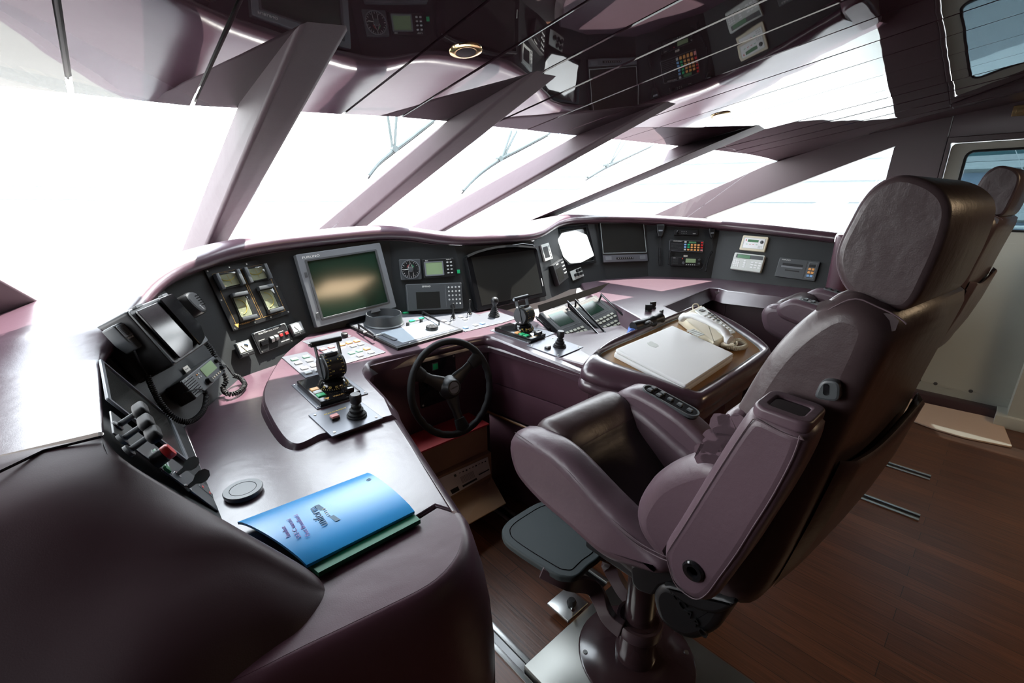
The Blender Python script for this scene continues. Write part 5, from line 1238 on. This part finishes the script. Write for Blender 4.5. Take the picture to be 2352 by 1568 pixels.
g = G(); g.tube(smooth2(P, 6, False), .003, 6); g.obj('line_cord', m_cream, d.o)
# ---- folders and the round disc on the near desk
q = [oz(*p, ZD+.012) for p in ((548, 1200), (846, 1086), (958, 1182), (712, 1304))]
def sheet(name, pts, z, th, m, lb, cat, curl):
    a, b, c, e = [V((p.x, p.y)) for p in pts]; rows = []
    for j in range(13):
        v = j/12; r = []
        for k in range(9):
            u = k/8; p = a.lerp(b, u).lerp(e.lerp(c, u), v); hh = curl*(4*v*(1-v))**.7*(.35+.65*(1 if v < .6 else 1)); r.append(V((p.x, p.y, z+hh*(1-.25*u))))
        rows.append(r)
    g = G(); tp = [[p+V((0, 0, th)) for p in r] for r in rows]
    vs0 = [[g.bm.verts.new(p) for p in r] for r in rows]; vs1 = [[g.bm.verts.new(p) for p in r] for r in tp]
    for j in range(12):
        for k in range(8):
            g.bm.faces.new((vs0[j][k], vs0[j+1][k], vs0[j+1][k+1], vs0[j][k+1])); g.bm.faces.new((vs1[j][k], vs1[j][k+1], vs1[j+1][k+1], vs1[j+1][k]))
    for j in range(12):
        for k in (0, 8): g.bm.faces.new((vs0[j][k], vs0[j+1][k], vs1[j+1][k], vs1[j][k]))
    for k in range(8):
        for j in (0, 12): g.bm.faces.new((vs0[j][k], vs0[j][k+1], vs1[j][k+1], vs1[j][k]))
    o = g.obj(name, m, angle=50); return o, rows
gq = [oz(*p, ZD+.006) for p in ((590, 1205), (852, 1100), (966, 1197), (732, 1320))]
o, _ = sheet('folder', gq, ZD+.001, .010, m_gfold, '', '', .001)
tag(o, 'green card folder underneath the bright blue one', 'folder', 'folders')
t = empty('folder', 'bright blue plastic folder on top of the green one, on the near desk', 'folder', T(.25, .85, ZD+.012), 'folders')
bq = [oz(*p, ZD+.02) for p in ((545, 1197), (844, 1084), (952, 1172), (704, 1296))]
o, rows = sheet('cover', bq, ZD+.0125, .006, m_blue, '', '', .016); o.parent = t; o.matrix_parent_inverse = t.matrix_basis.inverted()
def onfold(u, v):
    j = min(int(v*12), 11); k = min(int(u*8), 7); a = v*12-j; b = u*8-k
    return rows[j][k].lerp(rows[j][k+1], b).lerp(rows[j+1][k].lerp(rows[j+1][k+1], b), a)+V((0, 0, .0066))
def foldtext(s, size, u, v, m, ang, sx=1):
    p = onfold(u, v); du = onfold(min(u+.04, 1), v)-onfold(u-.04, v); dv = onfold(u, v-.04)-onfold(u, min(v+.04, 1))
    mm = frame(du, dv, p) @ R(ang, 'Z'); text(s, size, t, m, (0, 0, 0), pre=mm, world=True, sx=sx)
def flatmark(u0, v0, u1, v1, m, name):
    g = G(); g.hexa([onfold(u0, v0), onfold(u1, v0), onfold(u1, v1), onfold(u0, v1)], [p+V((0, 0, .0006)) for p in (onfold(u0, v0), onfold(u1, v0), onfold(u1, v1), onfold(u0, v1))]); return g.obj(name, m, t)
foldtext('uniform', .026, .36, .52, m_glet, -PI/2+PI, .9); flatmark(.415, .33, .455, .70, m_glet, 'label_bar'); foldtext('S T Y L E', .0085, .435, .51, m_cream, PI/2)
for k, s in enumerate(('Fleet Broadband', 'SAT-C manual', 'handset')): foldtext(s, .012, .22-.06*k, .55, m_vlet, PI/2)
foldtext('O', .016, .93, .22, m_glet, .4); foldtext('W', .010, .93, .23, m_glet, .2)
q = oz(560, 1132, ZD); tt = empty('flat_disc', 'flat round grey cap lying on the near desk beside the folders', 'cap', T(q.x, q.y, ZD))
g = G(); g.lathe([(.038, 0), (.040, .003), (.0415, .010), (.040, .0125), (.0285, .0125), (.0278, .0105), (.0272, .0105)], n=48); g.obj('ring', m_grey2, tt, world=False)
g = G(); g.lathe([(.0272, .006), (.0272, .0118), (.0266, .0124), (0, .0126)], n=40); g.obj('centre', m_grey2, tt, world=False)
# ------------------------------------------------------------------ helm chair, traced from its side
MXX = MX(((0, 0, 1, 0), (1, 0, 0, 0), (0, 1, 0, 0), (0, 0, 0, 1)))      # (y, z, x) -> room
def yz(px, x): return [V((p.y, p.z)) for p in (ox(u, v, x) for u, v in px)]
def resamp(p, n):
    P = [V(q) for q in p]+[V(p[0])]; L = [0]
    for a, b in zip(P, P[1:]): L.append(L[-1]+(b-a).length)
    out = []; j = 0
    for k in range(n):
        s = L[-1]*k/n
        while L[j+1] < s: j += 1
        out.append(P[j].lerp(P[j+1], (s-L[j])/max(L[j+1]-L[j], 1e-9)))
    return out
YAW = .12                                   # the back is turned a little to port
MXB = MX(((0, 0, 1, 0), (1, 0, -YAW, YAW*.88), (0, 1, 0, 0), (0, 0, 0, 1)))
def slabx(g, o, x0, x1, r, seg=4, back=False): g.prism(ccw(resamp(o, 72) if r > .012 else o), x0, x1, MXB if back else MXX, r, seg, soft=r > .012)
z5c = lambda l: [(1100+x/2.214, 860+y/2.214) for x, y in l]
zc = lambda l: [(1440+x/2.75, 850+y/2.75) for x, y in l]
zh = lambda l: [(1900+x/4.126, 380+y/4.126) for x, y in l]
chair = empty('helm_chair', 'purple leather helm chair nearest the camera, its port armrest folded up', 'chair', T(1.02, .5, 0), 'helm chairs')
bol = smooth2(yz(z5c([(168, 345), (185, 295), (225, 282), (300, 308), (420, 378), (550, 508), (650, 618), (750, 718), (830, 806), (900, 885), (975, 935), (985, 1012), (890, 1000), (790, 965), (700, 945), (600, 875), (480, 765), (330, 640), (212, 505), (185, 430)]), .83), 3)
g = G(); slabx(g, bol, .80, .905, .036, 5); g.obj('seat_bolster', m_seat, chair, angle=70)
g = G(); slabx(g, bol, 1.20, 1.285, .034, 4); g.obj('seat_bolster', m_seat, chair, angle=70)
st = yz(z5c([(176, 312), (270, 376), (400, 468), (500, 570), (600, 688), (700, 785), (800, 872), (900, 930), (960, 955)]), .80)
g = G(); g.tube([V((.8035, p[0], p[1]+.001)) for p in smooth2(st, 4, False)], .0014, 6); g.obj('seam', m_stitch, chair)
g = G(); g.tube([V((.806, p[0], p[1]+.009)) for p in smooth2(st, 4, False)], .0011, 6); g.obj('seam', m_stitch, chair)
cush = smooth2([(.865, .765), (.845, .815), (.805, .830), (.755, .815), (.715, .775), (.700, .742), (.64, .690), (.56, .625), (.46, .585), (.37, .57), (.37, .50), (.55, .50), (.72, .60), (.84, .70)], 4)
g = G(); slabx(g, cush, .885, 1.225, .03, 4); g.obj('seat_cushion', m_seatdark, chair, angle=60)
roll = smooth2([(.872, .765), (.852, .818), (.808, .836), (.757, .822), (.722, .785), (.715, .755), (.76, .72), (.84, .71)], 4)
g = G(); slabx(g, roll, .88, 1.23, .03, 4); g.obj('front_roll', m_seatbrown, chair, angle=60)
back = smooth2(yz([(1600, 1110), (1640, 1045), (1664, 985), (1700, 925), (1726, 878), (1760, 822), (1800, 772), (1850, 727), (1900, 692), (1950, 672), (2000, 690), (2045, 712), (2069, 738), (2060, 775), (2022, 850), (1990, 912), (1950, 992), (1900, 1100), (1850, 1200), (1795, 1305), (1745, 1375), (1700, 1392), (1655, 1365), (1600, 1300), (1565, 1230)], .87), 3)
g = G(); slabx(g, back, .845, 1.295, .036, 5, True); g.obj('backrest', m_seatbrown, chair, angle=70)
e = [V((p[0], p[1])) for p in back[6:36]]
g = G(); g.tube([V((.857, p[0]-.012, p[1]-.006)) for p in e], .0012, 6); g.obj('seam', m_stitch, chair)
lobe = smooth2(yz(zc([(62, 900), (75, 815), (150, 690), (250, 610), (380, 553), (490, 522), (600, 540), (690, 620), (660, 780), (560, 960), (430, 1140), (300, 1225), (245, 1205), (160, 1115), (90, 1012)]), .83), 3)
g = G(); slabx(g, lobe, .805, .90, .04, 5); g.obj('back_bolster', m_seat, chair, angle=70)
g = G(); slabx(g, lobe, 1.20, 1.285, .04, 4); g.obj('back_bolster', m_seat, chair, angle=70)
ls = inset(ccw(lobe), .026); g = G(); g.tube([V((.812, p[0], p[1])) for p in ls[4:34]], .0012, 6); g.obj('seam', m_stitch, chair)
for c in ((548, 500), (612, 415), (682, 325)):
    o = yz(zc([(c[0]+84*math.cos(a)*1.15, c[1]+70*math.sin(a)) for a in [2*PI*k/18 for k in range(18)]]), .84)
    g = G(); slabx(g, o, .815, 1.26, .045, 6); g.obj('back_flute', m_seat, chair, angle=70)
head = smooth2(yz(zh([(600, 112), (720, 92), (850, 110), (1000, 170), (1110, 260), (1165, 360), (1172, 480), (1125, 660), (1045, 870), (950, 1070), (870, 1230), (780, 1335), (680, 1368), (520, 1345), (330, 1268), (185, 1160), (112, 1020), (92, 880), (130, 720), (230, 520), (330, 340), (450, 200)]), .905), 3)
g = G(); slabx(g, head, .892, 1.185, .010, 3, True)
g.obj('headrest', m_seatbrown, chair, angle=70)
g = G(); g.tube([V((.899, p[0], p[1])) for p in inset(ccw(head), .003)], .0026, 6, True); g.obj('piping', m_stitch, chair)
# collar under the headrest
sh = smooth2(yz([(1890, 700), (1945, 664), (2010, 680), (2060, 716), (2068, 748), (2000, 760), (1920, 730)], .90), 3)
g = G(); slabx(g, sh, .87, 1.27, .03, 4, True); g.obj('shoulder_pad', m_seatbrown, chair, angle=70)
d = quad([(1880, 866), (1932, 872), (1936, 916), (1864, 905)], (V((.842, .1, 1.1)), V((-1, 0, 0)))); d.o = chair
g = G(); p_ = roundpoly([d.m @ V((a, b, 0)) for a, b in ()] or [(-.5*d.w, -.6*d.h), (.5*d.w, -.6*d.h), (.5*d.w, .5*d.h), (-.2*d.w, .5*d.h)], .012)
g.prism(p_, -.01, .012, d.m, .004, 2); og = g.obj('belt_guide', m_grey, chair)
g = G(); g.prism(rrect(d.w*.22, d.h*.62, .004), .011, .0128, d.m); g.obj('belt_slot', m_gloss, og)
# raised port armrest
arm = yz(zc([(240, 1135), (258, 1070), (330, 955), (450, 757), (560, 575), (660, 415), (740, 295), (800, 232), (880, 250), (985, 305), (1080, 345), (1160, 365), (1182, 405), (1130, 560), (1000, 800), (870, 1000), (760, 1170), (640, 1330), (565, 1425), (485, 1460), (385, 1412), (290, 1310)]), .745)
arm = smooth2(arm, 3)
g = G(); slabx(g, arm, .728, .825, .022, 4); oa = g.obj('armrest', m_seat, chair, angle=60)
ai = inset(ccw(arm), .014); g = G(); g.tube([V((.7275, p[0], p[1])) for p in ai], .0012, 6, True); g.obj('seam', m_stitch, oa)
c = ox(1440+420/2.75, 850+1265/2.75, .727); m = frame(V((0, -1, 0)), V((0, 0, 1)), c)
g = G(); g.lathe([(.0, .0), (.021, 0), (.021, .004), (.018, .007), (.011, .006), (.009, .0), (.0, .0)][1:], m, 32); g.obj('pivot_cap', m_gloss, oa)
a0, a1 = ox(*zc([(800, 232)])[0], .745), ox(*zc([(1165, 366)])[0], .745)
dv = (a1-a0); dv.x = 0; L = dv.length; dv.normalize(); xx = V((1, 0, 0)); nz = dv.cross(xx); nz = nz if nz.z > 0 else -nz
m = frame(dv, nz.cross(dv), (a0+a1)/2+V((.035, 0, 0))); s = 1 if m.col[2].to_3d().z > 0 else -1
g = G(); g.prism(rrect(L*.62, .05, .008), -.012, .006, m); g.obj('end_pocket', m_gloss, oa)
g = G(); ringpoly(g, rrect(L*1.02, .098, .02), rrect(L*.60, .048, .008), -.012, .010, m); g.obj('end_rim', m_seat, oa, bevel=.006)
# lowered starboard armrest with its keys
ra = smooth2(yz([(1428, 905), (1448, 886), (1482, 884), (1560, 926), (1602, 958), (1648, 1002), (1662, 1030), (1600, 1045), (1558, 1030), (1490, 972), (1440, 938)], 1.285), 3)
g = G(); slabx(g, ra, 1.215, 1.315, .025, 4); o2 = g.obj('armrest', m_seat, chair, angle=60)
pa, pb = ox(1484, 895, 1.268), ox(1594, 956, 1.268); dv = (pb-pa).normalized(); n = dv.cross(V((1, 0, 0))); n = n if n.z > 0 else -n
dk = quad([(1474, 901), (1492, 889), (1604, 948), (1586, 967)], (pa+n*.004, n)); dk.o = chair
w, h = max(dk.w, dk.h), min(dk.w, dk.h)
L = (pb-pa).length*1.1; m = frame(dv, n.cross(dv), (pa+pb)/2+n*.006); e = D(m, L, .05); e.o = o2
def cpart(g, nm, mt, par): return g.obj(nm, mt, par)
g = G(); g.top(rrect(L, .056, .026, 5), -.01, .004, m, r=.002); kb = cpart(g, 'key_panel', m_gloss, o2)
g = G(); ringpoly(g, rrect(L*1.02, .060, .028, 5), rrect(L*.97, .052, .025, 5), -.004, .006, m); cpart(g, 'key_panel_rim', m_grey, kb)
for k, yy in ((0, .011), (0, -.011), (1, .011), (1, -.011), (2, .0), (3, .0), (4, .0)):
    x = (-.36+.18*k)*L; g = G(); g.prism([(x-.008, yy-.008), (x+.008, yy-.008), (x+.008, yy+.008), (x-.008, yy+.008)], .004, .011, m, .002, 1); cpart(g, 'key', m_grey, kb)
# pedestal
PX, PY = 1.05, .545
g = G(); g.lathe([(.185, .036), (.185, .041), (.18, .044), (.07, .044)], T(PX, PY, 0), 48); fl_ = g.obj('floor_flange', m_panelg, chair)
for k in range(6): a = 2*PI*k/6+.3; g = G(); g.lathe([(.008, .044), (.007, .047), (0, .047)], T(PX+.165*math.cos(a), PY+.165*math.sin(a), 0), 12); g.obj('bolt', m_steel, fl_)
g = G(); g.lathe([(.066, .044), (.066, .07), (.060, .085), (.060, .195), (.0, .195)], T(PX, PY, 0), 40); g.obj('lower_column', m_panelg, chair)
g = G(); g.lathe([(.046, .19), (.046, .52), (0, .52)], T(PX, PY, 0), 36); g.obj('upper_column', m_panelg, chair)
g = G(); g.box((1.0, .48, .0175), (.485, .57, .035), r=.003); g.obj('base_plate', m_baseplate, chair)
g = G(); g.box((1.03, .82, .04), (.11, .10, .012), r=.002); g.obj('slide_stop', m_steel, chair)
g = G(); g.tube([V((1.03, .80, .05)), V((1.0, .77, .075))], .006, 8); kn_ = g.obj('lock_pin', m_chrome, chair)
g = G(); g.lathe([(0, -.012), (.016, -.01), (.018, .0), (.012, .012), (0, .014)], T(1.035, .805, .058), 16); g.obj('lock_knob', m_matte, chair)
col = [(PX+.066*math.cos(a), PY+.066*math.sin(a)) for a in [math.radians(x) for x in range(-200, 41, 20)]]
nk = [(PX+.055, PY+.08), (PX+.04, PY+.16), (PX+.03, PY+.24), (PX-.12, PY+.20), (PX-.10, PY+.12), (PX-.07, PY+.05)]
# two arms from the collar to the footrest
g = G(); g.lathe([(.049, .150), (.070, .150), (.072, .156), (.072, .186), (.070, .192), (.049, .192)], T(PX, PY, 0), 40); g.obj('collar', m_leatherg, chair)
FT = .435
fo = [oz(*p, FT) for p in ((1153, 1224), (1160, 1202), (1188, 1180), (1246, 1150), (1300, 1160), (1365, 1200), (1400, 1240), (1380, 1276), (1352, 1298), (1326, 1322), (1296, 1324), (1264, 1312), (1172, 1252))]
fo = smooth2([xy(p) for p in fo], 4)
def arm3(p, name='support_arm'):
    secs = []
    P = smooth2(p, 5, False)
    for i, q in enumerate(P):
        t = (P[min(i+1, len(P)-1)]-P[max(i-1, 0)]).normalized(); w = t.cross(V((0, 0, 1))).normalized(); u = w.cross(t); s = i/(len(P)-1)
        hw, hh = .012, .030-.012*s
        secs.append([q+w*a*hw+u*b*hh for a, b in ((-1, -1), (1, -1), (1, 1), (-1, 1))])
    g = G(); g.rings(secs); g.obj(name, m_leatherg, chair, bevel=.003)
f0, f1 = oz(1290, 1318, FT), oz(1392, 1262, FT)
arm3([V((PX-.062, PY+.02, .172)), V((PX-.07, PY+.07, .19)), V((PX-.09, PY+.12, .28)), V((f0.x+.03, f0.y+.0, FT-.05)), V((f0.x-.02, f0.y+.06, FT-.018))])
arm3([V((PX+.055, PY+.04, .172)), V((PX+.05, PY+.09, .19)), V((PX+.03, PY+.15, .28)), V((f1.x+.03, f1.y+.02, FT-.05)), V((f1.x-.03, f1.y+.09, FT-.018))])
g = G(); g.prism(fo, FT-.022, FT, ID, .006, 3); ft = g.obj('footrest', m_footr, chair)
g = G(); g.tube([V((p[0], p[1], FT+.0004)) for p in inset(ccw(fo), .026)], .0016, 5, True); g.obj('groove', m_gloss, ft)
# bracket and moulded side cover
br = yz([(1452, 1296), (1468, 1288), (1542, 1303), (1560, 1330), (1520, 1340), (1503, 1364), (1470, 1352), (1456, 1335)], .86); g = G(); slabx(g, roundpoly(br, .008), .85, 1.20, .006, 2); g.obj('tilt_bracket', m_black, chair)
cv = smooth2(yz([(1508, 1350), (1530, 1326), (1580, 1345), (1640, 1360), (1690, 1372), (1672, 1410), (1650, 1440), (1600, 1460), (1555, 1440), (1520, 1405)], .87), 3); g = G(); slabx(g, cv, .845, .98, .02, 3); oc = g.obj('side_cover', m_black, chair, angle=50)
g = G(); slabx(g, smooth2(yz([(1530, 1335), (1600, 1352), (1690, 1372), (1680, 1392), (1640, 1402), (1580, 1380)], .85), 3), .834, .86, .010, 3); g.obj('cover_ridge', m_black, oc)
q = ox(1578, 1402, .842); text('RECARO', .026, oc, m_black, (0, 0, .0), pre=frame(V((0, -1, -.72)), V((0, -.72, 1)), q), world=True, ext=.003, sx=1.25)
g = G(); g.box((1.06, .50, .51), (.34, .30, .05), r=.01); g.obj('seat_base', m_black, chair)
# stretched pocket on the back of the seat
RY = [(p.z, p.y) for p in (ox(u, v, .87) for u, v in ((2069, 738), (2060, 775), (2022, 850), (1990, 912), (1950, 992), (1900, 1100), (1850, 1200), (1795, 1305)))][::-1]
rows = []
for k in range(17):
    s = k/16; x = .885+.385*s; e0, e1 = ox(1915, 1062, .87), ox(2122, 903, 1.27); zt = e0.z+(e1.z-e0.z)*s-.035*math.sin(PI*s)**1.2
    r = []
    for dz, off in ((-.03, -.004), (-.004, -.012), (0, -.020), (-.008, -.026), (-.05, -.024), (-.14, -.022), (-.24, -.014), (-.32, .0)):
        z = max(zt+dz, .60); r.append(V((x, lerpt(RY, z)-YAW*(x-.88)+off*(1 if 0 < k < 16 else .2), z)))
    rows.append(r)
g = G(); g.grid(rows); g.obj('back_pocket', m_seatbrown, chair, angle=80)
# ---- second chair
def copy_tree(o, parent=None):
    c = o.copy(); COL.objects.link(c)
    if parent: c.parent = parent; c.matrix_parent_inverse = o.matrix_parent_inverse
    for ch in list(o.children): copy_tree(ch, c)
    return c
ch2 = copy_tree(chair); ch2.location = chair.location+V((1.87, -.03, 0)); ch2['label'] = 'second helm chair standing behind the near one, before the starboard desk'
# its column stands higher and its armrest is down
for o in list(ch2.children):
    n = o.name.split('.')[0]
    if n in ('headrest', 'piping', 'backrest', 'seat_bolster', 'seat_cushion', 'front_roll', 'back_bolster', 'back_flute', 'shoulder_pad', 'seam', 'belt_guide', 'tilt_bracket', 'side_cover', 'seat_base', 'back_pocket', 'armrest'):
        o.location = V((0, 0, .10))
    if n in ('base_plate', 'floor_flange', 'lower_column', 'upper_column', 'collar', 'support_arm', 'footrest', 'slide_stop', 'lock_pin', 'lock_knob'):
        o.location = V((0, .30, 0))
    if n == 'armrest' and o.children and any(c.name.startswith('pivot_cap') for c in o.children):
        for c in list(o.children):
            bpy.data.objects.remove(c)
        bpy.data.objects.remove(o)
for o in list(ch2.children):
    if o.name.split('.')[0] == 'armrest': a2 = copy_tree(o, ch2); a2.location = V((-.435, 0, .10))
# ------------------------------------------------------------------ on the floor
def rail(x, y0, y1, lb):
    t = empty('floor_rail', lb, 'rail', T(x, (y0+y1)/2, 0), 'chair rails in the floor'); L = y1-y0
    for s in (-1, 1): g = G(); g.box((s*.023, 0, .004), (.018, L, .008), r=.0015); g.obj('flange', m_steel, t, world=False)
    g = G(); g.box((0, 0, .001), (.03, L, .002)); g.obj('slot', m_gloss, t, world=False)
rail(.768, .72, 1.55, 'steel slide rail in the floor beside the near end of the console')
rail(1.232, .80, 1.55, 'steel slide rail seen between the footrest and the pedestal of the near chair')
rail(2.667, .02, 1.5, 'steel slide rail in the floor behind the near chair, nearer the camera of two')
rail(3.14, .03, 1.5, 'steel slide rail in the floor behind the near chair, nearer the door mat')
mp = [oz(*p, .012) for p in ((2326, 1026), (2215, 1004), (2150, 985), (2060, 952), (2060, 905), (2125, 925), (2230, 948), (2300, 962))]
g = G(); g.prism(roundpoly([xy(p) for p in mp], .02), .001, .014, ID, .005, 2); o = g.obj('door_mat', m_mat); tag(o, 'beige carpet mat on the wooden floor before the side door', 'door mat')
# cartons in the kneehole
def carton(x0, x1, y0, y1, z0, z1, name, lb, m):
    t = empty(name, lb, 'carton', T((x0+x1)/2, y0, z0), 'cartons in the kneehole')
    g = G(); g.box(((x0+x1)/2, (y0+y1)/2, (z0+z1)/2), (x1-x0, y1-y0, z1-z0), r=.003); g.obj('box', m, t); return t
t = carton(.78, 1.20, 1.45, 1.68, .0, .325, 'cardboard_carton', 'brown cardboard carton with a white paper label, on the floor under the wheel', m_card)
lq = [oy(u, v, 1.448) for u, v in ((1001, 1102), (1120, 1049), (1127, 1087), (1027, 1144))]
g = G(); g.hexa(lq, [p+V((0, -.001, 0)) for p in lq]); lb = g.obj('paper_label', m_paper, t)
def onl(u, v): return lq[0].lerp(lq[1], u).lerp(lq[3].lerp(lq[2], u), v)+V((0, -.0014, 0))
def lmark(u0, v0, u1, v1): 
    P = [onl(u0, v0), onl(u1, v0), onl(u1, v1), onl(u0, v1)]; g = G(); g.hexa(P, [p+V((0, -.0004, 0)) for p in P]); g.obj('printed_mark', m_black, lb)
for a in ((.36, .80, .68, .90), (.74, .68, .98, .74), (.12, .72, .28, .94), (.30, .12, .34, .24)): lmark(*a)
for k in range(9): lmark(.40+.065*k, .14, .43+.065*k, .17+.02*(k % 3))
for k in range(6): lmark(.38, .38+.06*k, .66, .392+.06*k); 
P = [V((.80, 1.449, .19)), V((1.20, 1.449, .19)), oy(1162, 1155, 1.32), oy(1065, 1209, 1.30)]
g = G(); g.hexa(P, [p+V((0, 0, -.004)) for p in P]); g.obj('open_flap', m_card, t)
t = carton(.78, 1.195, 1.47, 1.68, .328, .462, 'red_topped_carton', 'carton with a red lid stacked on the labelled cardboard carton', m_card)
g = G(); g.box((.9875, 1.575, .464), (.43, .225, .008), r=.002); g.obj('lid', m_redbox, t)
